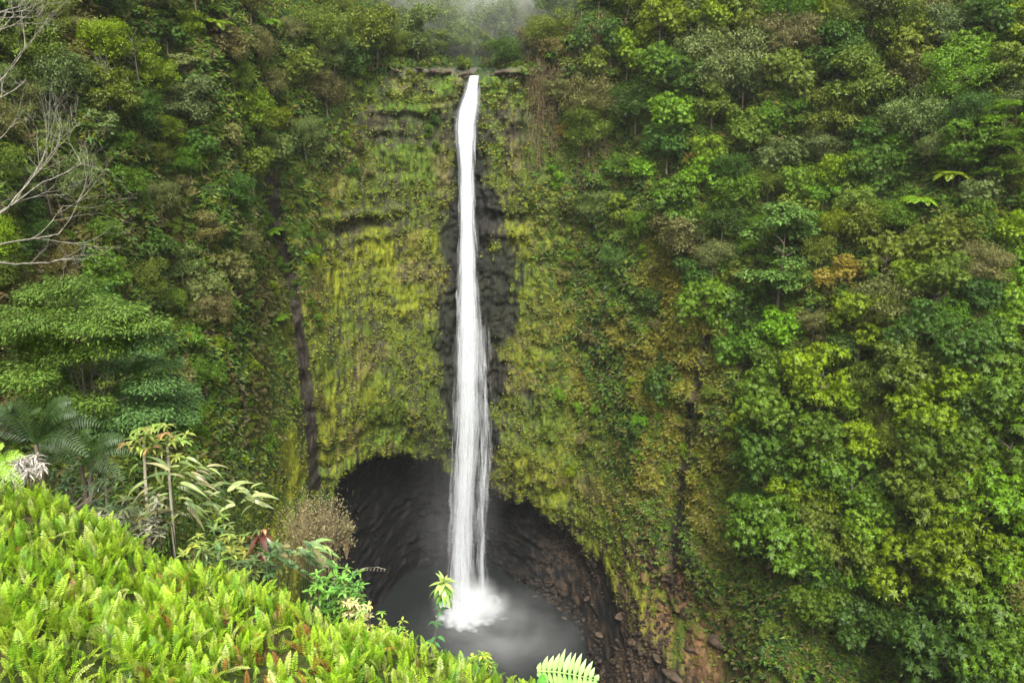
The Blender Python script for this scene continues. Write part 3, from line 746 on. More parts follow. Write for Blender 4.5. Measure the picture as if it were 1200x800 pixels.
def fall_mat(name, alpha, streak=1.0, lo=.35, hi=.65):
    m, nt, out = new_mat(name); L = nt.links
    a = N(nt, 'ShaderNodeAttribute'); a.attribute_name = 'tuv'
    mp = N(nt, 'ShaderNodeMapping'); mp.inputs['Scale'].default_value = (9, .14, 1); L.new(a.outputs['Vector'], mp.inputs[0])
    n1 = N(nt, 'ShaderNodeTexNoise'); n1.inputs['Scale'].default_value = 1; n1.inputs['Detail'].default_value = 7; n1.inputs['Roughness'].default_value = .62; L.new(mp.outputs[0], n1.inputs['Vector'])
    mr = N(nt, 'ShaderNodeMapRange'); mr.inputs['From Min'].default_value = lo; mr.inputs['From Max'].default_value = hi
    L.new(n1.outputs[0], mr.inputs['Value'])
    sx = N(nt, 'ShaderNodeSeparateXYZ'); L.new(a.outputs['Vector'], sx.inputs[0])
    ml = N(nt, 'ShaderNodeMath', operation='MULTIPLY'); L.new(mr.outputs[0], ml.inputs[0]); L.new(sx.outputs['Z'], ml.inputs[1])
    mp2 = N(nt, 'ShaderNodeMapping'); mp2.inputs['Scale'].default_value = (1.1, .11, 1); L.new(a.outputs['Vector'], mp2.inputs[0])
    n3 = N(nt, 'ShaderNodeTexNoise'); n3.inputs['Scale'].default_value = 1; n3.inputs['Detail'].default_value = 3; L.new(mp2.outputs[0], n3.inputs['Vector'])
    mr3 = N(nt, 'ShaderNodeMapRange'); mr3.inputs['From Min'].default_value = .3; mr3.inputs['From Max'].default_value = .7; mr3.inputs['To Min'].default_value = .3; mr3.inputs['To Max'].default_value = 1.5; L.new(n3.outputs[0], mr3.inputs['Value'])
    m5 = N(nt, 'ShaderNodeMath', operation='MULTIPLY'); L.new(ml.outputs[0], m5.inputs[0]); L.new(mr3.outputs[0], m5.inputs[1])
    m2 = N(nt, 'ShaderNodeMath', operation='MULTIPLY'); m2.inputs[1].default_value = alpha; L.new(m5.outputs[0], m2.inputs[0])
    m2.use_clamp = True
    d = N(nt, 'ShaderNodeBsdfDiffuse'); d.inputs[0].default_value = (.78, .80, .81, 1)
    t = N(nt, 'ShaderNodeBsdfTranslucent'); t.inputs[0].default_value = (.78, .80, .81, 1)
    mx = N(nt, 'ShaderNodeMixShader'); mx.inputs[0].default_value = .45; L.new(d.outputs[0], mx.inputs[1]); L.new(t.outputs[0], mx.inputs[2])
    tr = N(nt, 'ShaderNodeBsdfTransparent')
    m3 = N(nt, 'ShaderNodeMixShader'); L.new(m2.outputs[0], m3.inputs[0]); L.new(tr.outputs[0], m3.inputs[1]); L.new(mx.outputs[0], m3.inputs[2])
    L.new(m3.outputs[0], out.inputs['Surface']); return m
# profile of the falling water: pixel rows -> left edge, right edge
FY = np.array([89, 100, 113, 130, 150, 175, 200, 260, 330, 400, 470, 540, 600, 660, 712])
FL = np.array([550, 547, 542, 536, 535, 537, 539, 539, 537, 535, 534, 532, 529, 527, 526.])
FR = np.array([562, 561, 561, 560, 557, 555, 555, 556, 559, 562, 563, 560, 556, 553, 557.])
_dist = np.array([192.8, 191.6, 190.6, 189.8, 189.2, 188.8, 188.4, 187.8, 187.4, 187.0, 186.8, 186.6, 186.4, 186.2, 186.0])
_c = np.array([at((l+r)/2, y, d) for l, r, y, d in zip(FL, FR, FY, _dist)])
_w = np.array([np.linalg.norm(at(r, y, d)-at(l, y, d)) for l, r, y, d in zip(FL, FR, FY, _dist)])
FZ = _c[:, 2][::-1]
def fall_c(z): return np.interp(z, FZ, _c[:, 0][::-1]), np.interp(z, FZ, _c[:, 1][::-1])
def fall_w(z): return np.interp(z, FZ, _w[::-1])
zt, zbm = FZ[-1], 0.4
root = bpy.data.objects.new('waterfall', None); COL.objects.link(root); root.location = Vector(plunge)
tag(root, 'tall narrow white waterfall plunging down the sheer cliff into the pool', 'waterfall')
PL = plunge
def sheet(width_f, depth_f, mat, name, seed, aw=1.0, edge=.5, thick_top=.3):
    """a closed, flattened tube of falling water; tuv = metres round it, metres down it, opacity"""
    zs = np.linspace(zt, zbm, 260); nn = 28; ang = np.linspace(0, 2*math.pi, nn+1)
    cx, cy = fall_c(zs); w = fall_w(zs)*width_f/2
    w = w*(1+.10*(fbm(zs/6, zs*0+seed, seed=seed, octv=3)-.5)*2)
    dp = (thick_top+np.minimum((zt-zs)*.02, 1.6))*depth_f
    A, Z = np.meshgrid(ang, zs)
    rad = 1+.16*aw*(fbm(A*1.9+seed*3, Z/10, seed=seed+1, octv=3)-.5)*2
    X = cx[:, None]+w[:, None]*np.cos(A)*rad; Y = cy[:, None]+dp[:, None]*np.sin(A)*rad
    V = np.stack([X, Y, Z], -1).reshape(-1, 3)-PL
    i = np.arange(259)[:, None]*(nn+1); j = np.arange(nn)[None]
    F = np.stack([i+j, i+j+1, i+nn+2+j, i+nn+1+j], -1).reshape(-1, 4)
    al = np.abs(np.sin(A))**edge*np.interp(Z, [0, 40, 90, 120], [.20, .34, .85, 1.3])
    uv = np.stack([A*1.6+seed*13, (zt-Z)+seed*7, al*(0*Z+1)], -1).reshape(-1, 3)
    return link(name, mk_mesh(name, V, F, None, True, uv), mat, root)
sheet(.62, .55, fall_mat('falling_water_core', 1.15, lo=.22, hi=.55), 'water_core', 2, edge=.6)
sheet(.92, .9, fall_mat('falling_water_veil', .95, lo=.36, hi=.62), 'water_veil', 3, aw=1.8, edge=.8)
sheet(1.2, 1.3, fall_mat('falling_water_mist', .42, lo=.42, hi=.70), 'water_veil', 4, aw=2.2, edge=1.0)
def strands(n, mat, name, seed, spread=.5, cfun=None, wr=(.06, .32), lr=(5, 24), zr=(0, 1)):
    r = np.random.default_rng(seed); m = 9; t = np.linspace(0, 1, m)
    z0 = zt-(zt-zbm)*(zr[0]+(zr[1]-zr[0])*r.random(n)); L = r.uniform(*lr, n)*(.35+.65*(zt-z0)/(zt))
    off = np.clip(r.normal(0, spread*.42, n), -.55, .55); dpt = r.normal(0, .4, n)
    zz = np.maximum(z0[:, None]-L[:, None]*t[None], zbm)
    cx, cy = fall_c(zz); w = fall_w(zz)
    if cfun is not None: cx = cx+cfun(zz)
    x = cx+w*off[:, None]*(1+.05*t[None])+.12*np.sin(t[None]*5+off[:, None]*30); y = cy-dpt[:, None]*(.3+np.minimum((zt-zz)*.02, 1.5))-.1
    wd = r.uniform(*wr, n)[:, None]*np.sin(math.pi*np.clip(t, .02, .98))[None]*(.5+.5*np.minimum((zt-zz)/40, 1.3))
    tw = r.uniform(-.6, .6, n)[:, None]
    A = np.stack([x-wd*np.cos(tw), y-wd*np.sin(tw), zz], -1); B = np.stack([x+wd*np.cos(tw), y+wd*np.sin(tw), zz], -1)
    V = np.stack([A, B], 2).reshape(-1, 3)-PL
    b = np.arange(n)[:, None]*(2*m)+np.arange(m-1)[None]*2
    F = np.stack([b, b+1, b+3, b+2], -1).reshape(-1, 4)
    uv = np.stack([V[:, 0]*2+seed, -V[:, 2]+dpt.repeat(2*m)*9, np.ones(len(V))], -1)
    return link(name, mk_mesh(name, V, F, None, True, uv), mat, root)
MS = fall_mat('falling_water_strand', .34, lo=.3, hi=.6)
MS2 = fall_mat('falling_water_wisp', .26, lo=.36, hi=.66)
strands(1300, MS, 'water_strand', 11, .46, wr=(.05, .22))
strands(600, MS2, 'water_strand', 12, .62, wr=(.12, .4))
strands(420, MS2, 'water_strand', 13, .28, cfun=lambda z: np.interp(z, [0, 40, 75, 95], [5.6, 4.8, 3.6, 2.4]), wr=(.06, .28), zr=(.42, .97), lr=(4, 15))
# faint drip on the left chute, slender trickle right of the fall
# spray: real volumes of droplets over the plunge point
def spray_mat(name, dens, scale, col=(.985, .99, .99)):
    m, nt, out = new_mat(name); L = nt.links
    tc = N(nt, 'ShaderNodeTexCoord')
    ln = N(nt, 'ShaderNodeVectorMath', operation='LENGTH'); L.new(tc.outputs['Object'], ln.inputs[0])
    mr = N(nt, 'ShaderNodeMapRange'); mr.inputs['From Min'].default_value = 1.0; mr.inputs['From Max'].default_value = 0.0; L.new(ln.outputs['Value'], mr.inputs['Value'])
    pw = N(nt, 'ShaderNodeMath', operation='POWER'); pw.inputs[1].default_value = 2.0; L.new(mr.outputs[0], pw.inputs[0])
    no = N(nt, 'ShaderNodeTexNoise'); no.inputs['Scale'].default_value = scale; no.inputs['Detail'].default_value = 4; L.new(tc.outputs['Object'], no.inputs['Vector'])
    m2 = N(nt, 'ShaderNodeMapRange'); m2.inputs['From Min'].default_value = .34; m2.inputs['From Max'].default_value = .70; L.new(no.outputs[0], m2.inputs['Value'])
    a = N(nt, 'ShaderNodeMath', operation='MULTIPLY'); L.new(pw.outputs[0], a.inputs[0]); L.new(m2.outputs[0], a.inputs[1])
    b = N(nt, 'ShaderNodeMath', operation='MULTIPLY'); b.inputs[1].default_value = dens; L.new(a.outputs[0], b.inputs[0])
    v = N(nt, 'ShaderNodeVolumePrincipled'); v.inputs['Color'].default_value = (*col, 1); v.inputs['Anisotropy'].default_value = .2
    L.new(b.outputs[0], v.inputs['Density']); L.new(v.outputs[0], out.inputs['Volume']); return m
_sp, _sf = rock_mesh(1, 10); _sp = norm(_sp)
def blob(name, loc, scale, mat, parent=None):
    o = link(name, mk_mesh(name, _sp, _sf, None, True), mat, parent, loc); o.scale = scale; return o
tag(blob('spray', Vector(plunge)+Vector((0.8, -2, 3.2)), (12, 9, 9), spray_mat('plunge_spray', 1.3, 2.2)), 'white cloud of spray where the falls hit the pool', 'spray', kind='stuff')
tag(blob('spray', Vector(plunge)+Vector((8, -14, 2.0)), (28, 24, 10), spray_mat('drifting_spray', .13, 2.4)), 'thin mist drifting over the dark pool', 'mist', kind='stuff')
def mist_col():
    tag(blob('spray', Vector(plunge)+Vector((-3, 2, 26)), (16, 8, 40), spray_mat('falling_spray', .06, 2.4)), 'faint spray hanging around the lower falls', 'mist', kind='stuff')
mist_col()
tag(blob('cloud_mist', Vector(at(590, -30, 214)), (105, 24, 56), spray_mat('valley_mist', .055, .9)), 'bright mist in the valley above the falls', 'mist', kind='stuff')

# ------------------------------------------------------------------ foreground slope with ferns
GA, GB, GC = -.297, -.153, None
def plane_z(x, y): return CAM_Z-4.7+GA*(x+3.5)+GB*(y-5)
_E = [(-60, 455), (0, 498), (90, 542), (200, 606), (300, 648), (400, 692), (500, 716), (570, 738), (640, 762), (760, 820)]
_ep = []
for x, y in _E:
    d = ray(x, y+8); # intersect plane lifted by frond height .45
    s = np.linspace(1, 60, 6000); Q = CAM+d[None]*s[:, None]
    k = np.argmax(Q[:, 2] < plane_z(Q[:, 0], Q[:, 1])+.38); _ep.append(Q[k][:2])
_ep = np.array(_ep)
print('edge', _ep.round(1).tolist())
_p0 = _ep[0]+(_ep[0]-_ep[1])/np.linalg.norm(_ep[0]-_ep[1])*40; _p1 = _ep[-1]+(_ep[-1]-_ep[-2])/np.linalg.norm(_ep[-1]-_ep[-2])*40
_poly = np.vstack([_p0, _ep, _p1])
def edge_sd(x, y):
    """distance beyond the brow (positive = past it, down the gorge)"""
    x = np.asarray(x, float); y = np.asarray(y, float)
    best = np.full(x.shape, 1e9); sg = np.zeros(x.shape)
    for a, b in zip(_poly[:-1], _poly[1:]):
        v = b-a; t = np.clip(((x-a[0])*v[0]+(y-a[1])*v[1])/(v@v), 0, 1)
        dx, dy = x-a[0]-t*v[0], y-a[1]-t*v[1]; d = np.hypot(dx, dy)
        s = np.sign(v[0]*dy-v[1]*dx)
        k = d < best; best = np.where(k, d, best); sg = np.where(k, s, sg)
    return best*sg
def hill_z(x, y):
    d = edge_sd(x, y); z = plane_z(x, y)
    dd = np.maximum(d+.4, 0)
    z = z - .9*dd - .35*np.minimum(dd, 3)**2*.5 - .45*np.maximum(dd-14, 0)*1.3
    z = z + (fbm(np.asarray(x)/2.1, np.asarray(y)/2.1, seed=91, octv=3)-.5)*.55
    z = z + (fbm(np.asarray(x)/.7, np.asarray(y)/.7, seed=92, octv=2)-.5)*.22
    return z
gx = np.concatenate([np.arange(-60, -14, 1.0), np.arange(-14, 6, .2), np.arange(6, 42, 1.0)]); gy = np.concatenate([np.arange(-20, 2, 1.0), np.arange(2, 18, .2), np.arange(18, 62, 1.0)])
X, Y = np.meshgrid(gx, gy); Z = np.maximum(hill_z(X, Y), 30)
m, n = X.shape; i = (np.arange(m-1)[:, None]*n+np.arange(n-1)[None]).ravel()
cg = lerp(np.array([.035, .05, .010]), np.array([.06, .045, .02]), sstep(.5, .7, fbm(X/.6, Y/.6, seed=94, octv=3)).ravel())
tag(link('fern_hill', mk_mesh('fern_hill', np.stack([X, Y, Z], -1).reshape(-1, 3), np.stack([i, i+1, i+n+1, i+n], -1), cg, True), M_SOIL), kind='structure')

def fern_frond_proto(seed, npin=18):
    """unit-length upright sword-fern frond along +Z arching to +X; returns V (n,3), F (m,4), t (n,)"""
    r = np.random.default_rng(seed); t = np.linspace(0, 1, npin+1); arch = r.uniform(.25, .75)
    c = np.stack([arch*.55*t**2.0, r.uniform(-.06, .06)*t**2, t*(1-.28*arch*t**2)], -1)
    T_ = norm(np.gradient(c, axis=0)); S = np.tile(np.array([0, 1.0, 0]), (npin+1, 1)); U = norm(np.cross(S, T_))
    w = .155*np.sin(math.pi*np.clip(t*.86+.12, 0, 1))**.75; w[-1] = .02
    mb = MB(); ts = []
    for s in (-1, 1):
        P = c[2:]; k = len(P)
        kites(P, S[2:]*s+T_[2:]*.38+U[2:]*r.uniform(-.1, .25)+r.normal(0, .07, (k, 3)), U[2:], w[2:]*r.uniform(.85, 1.1, k), .036, .12, None, mb); ts.append(np.repeat(t[2:], 4))
    # midrib ribbon
    V = np.stack([c-S*.004, c+S*.004], 1).reshape(-1, 3); b = np.arange(npin)*2
    mb.add(V, np.stack([b, b+1, b+3, b+2], -1)); ts.append(np.repeat(t, 2))
    return np.concatenate(mb.V), np.concatenate(mb.F), np.concatenate(ts)
FR_P = [fern_frond_proto(s) for s in range(8)]
def place_fronds(mb, P, az, tilt, L, cols, tipc=.35):
    n = len(P)
    for v in range(8):
        k = np.arange(v, n, 8); Vp, Fp, tp = FR_P[v]; m = len(k)
        if m == 0: continue
        ca, sa, ct, st = np.cos(az[k]), np.sin(az[k]), np.cos(tilt[k]), np.sin(tilt[k])
        x = Vp[None, :, 0]*ct[:, None]+Vp[None, :, 2]*st[:, None]; z = -Vp[None, :, 0]*st[:, None]+Vp[None, :, 2]*ct[:, None]; y = Vp[None, :, 1]+0*x
        W = np.stack([x*ca[:, None]-y*sa[:, None], x*sa[:, None]+y*ca[:, None], z], -1)*L[k][:, None, None]+P[k][:, None]
        F = (Fp[None]+(np.arange(m)*len(Vp))[:, None, None]).reshape(-1, 4)
        C = cols[k][:, None]*(1+tipc*(tp[None, :, None]-.5))
        C = C*np.array([1+0*tipc, 1, 1])
        mb.add(W.reshape(-1, 3), F, C.reshape(-1, 3))
def fern_spots(n):
    x = rng.uniform(-15, 7, n*3); y = rng.uniform(1.5, 17, n*3)
    d = edge_sd(x, y); k = (d < .75)
    x, y = x[k], y[k]; z = hill_z(x, y)
    X, Y = project(np.stack([x, y, z+.3], -1)); k = (X > -160) & (X < 900) & (Y > 420) & (Y < 980)
    return x[k][:n], y[k][:n], z[k][:n]
fx, fy, fz = fern_spots(44000)
nf = len(fx); print('fronds', nf)
# fronds grow in clumps: thin out by a clump noise
cl = fbm(fx/.35, fy/.35, seed=95, octv=2); k = rng.random(nf) < .34+.9*sstep(.38, .62, cl); fx, fy, fz, cl = fx[k], fy[k], fz[k], cl[k]; nf = len(fx)
dn = fbm(fx/1.4, fy/1.4, seed=96, octv=2)
fc = np.array([(.21, .35, .035), (.28, .39, .055), (.12, .26, .028), (.36, .42, .13)])[rng.choice(4, nf, p=[.4, .3, .2, .1])]
fc = fc*(.75+.5*rng.random((nf, 1)))*(.75+.5*dn[:, None])
brown = rng.random(nf) < .012+.10*sstep(.62, .78, dn); fc[brown] = np.array([.26, .13, .04])*(.7+.6*rng.random((brown.sum(), 1)))
mb = MB()
place_fronds(mb, np.stack([fx, fy, fz-.05], -1), rng.uniform(0, 6.28, nf), rng.normal(.1, .5, nf), rng.uniform(.16, .38, nf)*(.75+.5*cl), fc)
tag(link('fern_cover', mb.mesh('fern_cover'), M_FERN), 'dense bright yellow green sword ferns carpeting the near hillside', 'ferns', kind='stuff')
print('frond faces', sum(len(f) for f in mb.F))

# ------------------------------------------------------------------ plants along the brow of the near hill
def ground_under(p):
    return np.array([p[0], p[1], float(hill_z(np.array([p[0]]), np.array([p[1]]))[0])])
def new_thing(name, base, label, cat, group=None):
    o = bpy.data.objects.new(name, None); COL.objects.link(o); o.location = Vector(base); tag(o, label, cat, group); return o
def part(mb, name, mat, root, smooth=True, base=None):
    V = np.concatenate(mb.V)
    me = mk_mesh(name, V-np.array(root.location), np.concatenate(mb.F), np.concatenate(mb.C), smooth)
    return link(name, me, mat, root)
def curve(p0, p1, sag=0, n=8, side=(0, 0, 0)):
    t = np.linspace(0, 1, n)[:, None]; p0 = np.array(p0); p1 = np.array(p1)
    return p0*(1-t)+p1*t+np.array([0, 0, 1.0])*(4*sag*t*(1-t))+np.array(side)*(4*t*(1-t))
def whorl(mb, c, n, L, W, col, elev=(.0, .6), droop=.5, axis=(0, 0, 1), c2=None, jitter=.2, shape=.42, seg=5):
    for i in range(n):
        a = 2*math.pi*i/n+rng.uniform(-jitter, jitter); e = rng.uniform(*elev)
        d = np.array([math.cos(a)*math.cos(e), math.sin(a)*math.cos(e), math.sin(e)])
        cc = np.array(col)*rng.uniform(.75, 1.25)
        leaf(mb, np.array(c)+d*.01, d, axis, L*rng.uniform(.75, 1.15), W*rng.uniform(.8, 1.15), droop*rng.uniform(.6, 1.4), seg, cc, c2=None if c2 is None else np.array(c2)*rng.uniform(.8, 1.2), shape=shape)

# 1 sapling in front of the pool
d0 = 8.8; top = at(520, 683, d0); b0 = ground_under(at(507, 770, d0-.2))
r_ = new_thing('sapling', b0, 'slim sapling with a rosette of pale green leaves, in front of the falls\' splash', 'sapling')
mb = MB(); st = curve(b0, top, 0, 9, (-.03, 0, 0)); tube(mb, st, np.linspace(.011, .006, 9), 6); part(mb, 'stem', M_BARK, r_)
mb = MB()
whorl(mb, top, 8, .19, .07, (.25, .36, .10), (-.2, .9), .8, jitter=.6); whorl(mb, top-[0, 0, .06], 9, .22, .08, (.18, .31, .07), (-.7, .3), .8, jitter=.6); whorl(mb, top-[0, 0, .13], 8, .20, .075, (.13, .25, .05), (-.7, .2), .8, jitter=.6); whorl(mb, top-[0, 0, .2], 6, .17, .07, (.09, .2, .04), (-.7, .2), .8, jitter=.6); whorl(mb, top+[0, 0, .01], 5, .09, .035, (.45, .36, .10), (.5, 1.2), .2)
whorl(mb, top+[0, 0, .03], 7, .13, .05, (.22, .34, .10), (-.2, 1.2), .5, jitter=.8)
for px, py in [(514, 700), (516, 715), (509, 728), (512, 745), (506, 752)]:
    whorl(mb, at(px, py, d0), 3, .15, .07, (.06, .16, .05), (-.5, .3), .6, jitter=1)
part(mb, 'foliage', M_GLOSS, r_)
# 2 split pale leaf at the lower right of the ferns
def pinnate_leaf(name, base, tip, label, cat, W, npin, colr, wl=.03, nrm=(0, -.6, .8), sag=.05, mat=None, group=None, root=None, lean=.5, c2=None, t0=.12, shape=.7):
    base = np.array(base, float); tip = np.array(tip, float); L = np.linalg.norm(tip-base)
    if root is None: root = new_thing(name, base, label, cat, group)
    c = curve(base, tip, sag, 14); Tn = norm(np.gradient(c, axis=0)); mbb = MB(); tube(mbb, c, np.linspace(.012, .003, 14)*(L/.7), 4, np.array(colr)*1.5)
    tt = np.linspace(t0, .98, npin)
    P = np.stack([np.interp(tt, np.linspace(0, 1, 14), c[:, q]) for q in range(3)], -1); TT = norm(np.stack([np.interp(tt, np.linspace(0, 1, 14), Tn[:, q]) for q in range(3)], -1))
    S = norm(np.cross(TT, np.array(nrm))); U = np.cross(S, TT)
    w = W*np.sin(math.pi*np.clip(tt*.9+.07, 0, 1))**shape
    for s in (-1, 1):
        for q in range(npin):
            leaf(mbb, P[q], S[q]*s+TT[q]*lean+rng.normal(0, .04, 3), U[q], w[q]*rng.uniform(.9, 1.1), wl*rng.uniform(.85, 1.15), .35, 3, np.array(colr)*rng.uniform(.8, 1.2), c2=c2, shape=.4)
    part(mbb, 'blade', mat or M_GLOSS, root, True); return root
bb = at(633, 812, 7.2)
r_ = new_thing('split_leaf_plant', ground_under(bb), 'single broad pale green leaf deeply slit between its ribs, at the ferns\' lower right edge', 'plant')
pinnate_leaf('', at(630, 786, 7.3), at(699, 797, 7.1), '', '', .25, 12, (.20, .36, .10), wl=.07, nrm=(.1, -1, .5), sag=.03, root=r_, lean=.25, c2=(.27, .41, .15), t0=.02)
mb = MB(); tube(mb, curve(ground_under(bb), at(634, 806, 7.3), .05), np.linspace(.012, .008, 8), 6, (.1, .2, .05)); part(mb, 'stalk', M_GLOSS, r_)
mb = MB(); leaf(mb, at(636, 790, 7.25), (-.1, 0, -1), (0, -1, .2), .3, .12, .2, 5, (.10, .28, .06)); part(mb, 'side_leaf', M_GLOSS, r_)

# 3 leafy bushes and herbs along the brow
def leafy_bush(name, px, py, dist, w, h, nst, L, W, cols, label, cat='bush', n_wh=3, nl=6, droop=.6, stemmat=None, elev=(-.2, .7), mat=None, shape=.42):
    L *= .66; W *= .62; nst = int(nst*1.9); cols = [tuple(np.array(c)*.8) for c in cols]+[tuple(np.array(c)*(np.array([1.1, .85, .8]) if c[1] > c[0]*1.15 else 1)) for c in cols]
    """bush whose foliage is centred on the pixel; w, h in metres"""
    c = at(px, py, dist); b = ground_under(c)
    root = new_thing(name, b, label, cat); ms = MB(); ml = MB()
    for i in range(nst):
        a = rng.uniform(0, 6.28); q = math.sqrt(rng.random()); tp = c+np.array([math.cos(a)*q*w/2, math.sin(a)*q*w/2, rng.uniform(-h/2, h/2)])
        lowb = b+np.array([math.cos(a)*.12, math.sin(a)*.12, -.05]); cv = curve(lowb, tp, 0, 7, (math.cos(a)*.08*w, math.sin(a)*.08*w, 0))
        tube(ms, cv, np.linspace(.014, .005, 7)*max(1, h), 5)
        for k in range(n_wh):
            f = 1-.11*k; pp = tp*f+lowb*(1-f) if k else tp
            whorl(ml, pp, nl, L, W, cols[rng.integers(0, len(cols))], elev, droop, jitter=.6, shape=shape)
    part(ms, 'stems', stemmat or M_BARK, root); part(ml, 'foliage', mat or M_GLOSS, root); return root
leafy_bush('leafy_bush', 392, 690, 10.2, .8, .75, 26, .17, .075, [(.10, .27, .05), (.16, .36, .07), (.08, .20, .04)], 'bright green leafy bush on the brow left of the dark pool')
leafy_bush('leafy_bush', 420, 712, 9.9, .35, .3, 9, .15, .06, [(.42, .50, .24), (.34, .46, .16)], 'small bush with pale shiny leaves at the right end of the leafy brow plants')
leafy_bush('leafy_bush', 455, 735, 9.3, .5, .25, 9, .12, .05, [(.30, .42, .08), (.20, .34, .06)], 'low yellow green bush among ferns below the arching twig')
leafy_bush('leafy_bush', 300, 655, 11.2, .7, .35, 10, .2, .09, [(.06, .12, .04), (.10, .17, .05)], 'dark low bush at the foot of the red-leaved plant')
leafy_bush('leafy_bush', 560, 778, 8.3, .4, .2, 8, .11, .05, [(.24, .38, .07), (.12, .25, .05)], 'small round-leaved bush where the ferns meet the pool view')
leafy_bush('leafy_bush', 255, 640, 12.5, 1.0, .7, 18, .26, .10, [(.14, .22, .05), (.20, .27, .06), (.09, .16, .05)], 'green bush with yellowing leaves left of the red-leaved plant')
leafy_bush('leafy_bush', 140, 605, 14, 1.6, .5, 20, .25, .09, [(.05, .08, .035), (.10, .12, .05), (.2, .2, .14)], 'dull dark bush behind the ferns under the pale cane plant')
leafy_bush('leafy_bush', 60, 585, 15.5, 2.2, .8, 34, .22, .07, [(.03, .06, .025), (.05, .09, .035)], 'deep green bush behind the ferns at the far left')
# 4 big drooping leaves
def big_leaf_plant(name, px, py, dist, items, label, cat, L, W, cols, droop=.9):
    c = at(px, py, dist); b = ground_under(c); root = new_thing(name, b, label, cat); ms = MB(); ml = MB()
    items = [(x+rng.normal(0, 9), y+rng.normal(0, 7), a+rng.normal(0, .35), sc*rng.uniform(.6, 1.15)) for x, y, a, sc in items*5]
    for x, y, a, sc in items:
        p = at(x, y, dist+rng.uniform(-.4, .4)); tube(ms, curve(b+rng.normal(0, .05, 3)*[1, 1, 0], p, .15, 8), np.linspace(.012, .006, 8)*(1 if rng.random() < .15 else .3), 4, (.06, .09, .03))
        dd = np.array([math.cos(a), -.35+rng.uniform(-.5, .5), math.sin(a)]); leaf(ml, p, dd, (rng.normal(0, .4), -.5, 1), L*sc*.72, W*sc*.75, droop, 8, np.array(cols[rng.integers(0, len(cols))])*rng.uniform(.8, 1.2), fold=.08, shape=.36)
    part(ms, 'stems', M_GLOSS, root); part(ml, 'foliage', M_GLOSS, root); return root
its = [(345+math.cos(a)*r*34, 655-math.sin(abs(a))*r*16, a*.6 if math.cos(a) > 0 else math.pi-a*.4, s) for a, r, s in [(0.2, .8, 1), (.6, .6, 1), (1.1, .6, .8), (1.8, .5, .9), (2.4, .8, 1), (2.9, .9, .9), (3.4, .4, .8), (-.3, .7, 1), (-.7, .3, .8), (.1, .2, .9), (2.2, .2, 1)]]
big_leaf_plant('philodendron', 345, 690, 11.6, its, 'plant with big dull grey green drooping leaves left of the bright bush', 'plant', .34, .12, [(.07, .12, .045), (.10, .15, .06), (.05, .09, .035), (.14, .13, .05)])
big_leaf_plant('philodendron', 372, 655, 11.8, [(362, 642, .1, 1.1), (372, 640, .0, 1.1), (380, 650, -.3, 1), (355, 652, 2.8, .8)], 'plant with broad pale arching leaves under the dry feathery shrub', 'plant', .4, .10, [(.20, .28, .09), (.12, .2, .06)], 1.0)
big_leaf_plant('ginger_plant', 205, 640, 14.5, [(200, 552, 2.6, 1), (215, 548, .4, 1.1), (222, 560, .1, 1.2), (210, 575, -.2, 1.1), (228, 580, -.3, 1.1), (192, 578, 3.3, 1), (236, 556, .2, .9), (205, 560, 1.4, .9), (182, 565, 3.0, 1), (215, 590, -.2, 1.1), (240, 590, 0, .8), (198, 595, 3.4, 1), (170, 590, 3.2, .9), (226, 600, -.4, 1), (245, 572, .1, 1), (188, 610, 3.0, .8)],
               'clump of long arching olive leaves right of the pale cane plant', 'plant', .6, .10, [(.10, .14, .04), (.16, .2, .07), (.07, .11, .035), (.2, .19, .09)], 1.2)
big_leaf_plant('ginger_plant', 295, 600, 14.0, [(272, 572, .1, 1), (285, 578, -.1, 1), (262, 570, 2.8, .7), (300, 588, .1, 1), (280, 590, 3.0, .8)], 'sprig of pale arching leaves against the mossy wall above the red-leaved plant', 'plant', .5, .12, [(.22, .26, .1), (.16, .2, .07)], .9)
# 5 red-leaved cordyline
d5 = 11.4; tp = at(304, 628, d5); b = ground_under(tp)
r_ = new_thing('red_leaved_plant', b, 'plant with drooping dark red leaves and a few orange ones, on the brow', 'plant')
mb = MB(); tube(mb, curve(b, tp, 0, 8, (.05, 0, 0)), np.linspace(.02, .013, 8), 6); part(mb, 'stem', M_BARK, r_)
mb = MB(); whorl(mb, tp+[0, 0, .02], 7, .34, .10, (.09, .035, .022), (-.9, .3), 1.3); whorl(mb, tp-[0, 0, .3], 10, .42, .07, (.12, .055, .04), (-1.2, -.1), 1.2); whorl(mb, tp-[0, 0, .25], 7, .42, .05, (.24, .17, .11), (-.8, .0), 1.2)
whorl(mb, tp+np.array([.10, -.05, .15]), 5, .13, .05, (.22, .11, .05), (-.8, .3), 1.2); whorl(mb, tp+[0, 0, .1], 5, .18, .06, (.10, .13, .04), (-.3, .5), .9)
part(mb, 'foliage', M_GLOSS, r_)
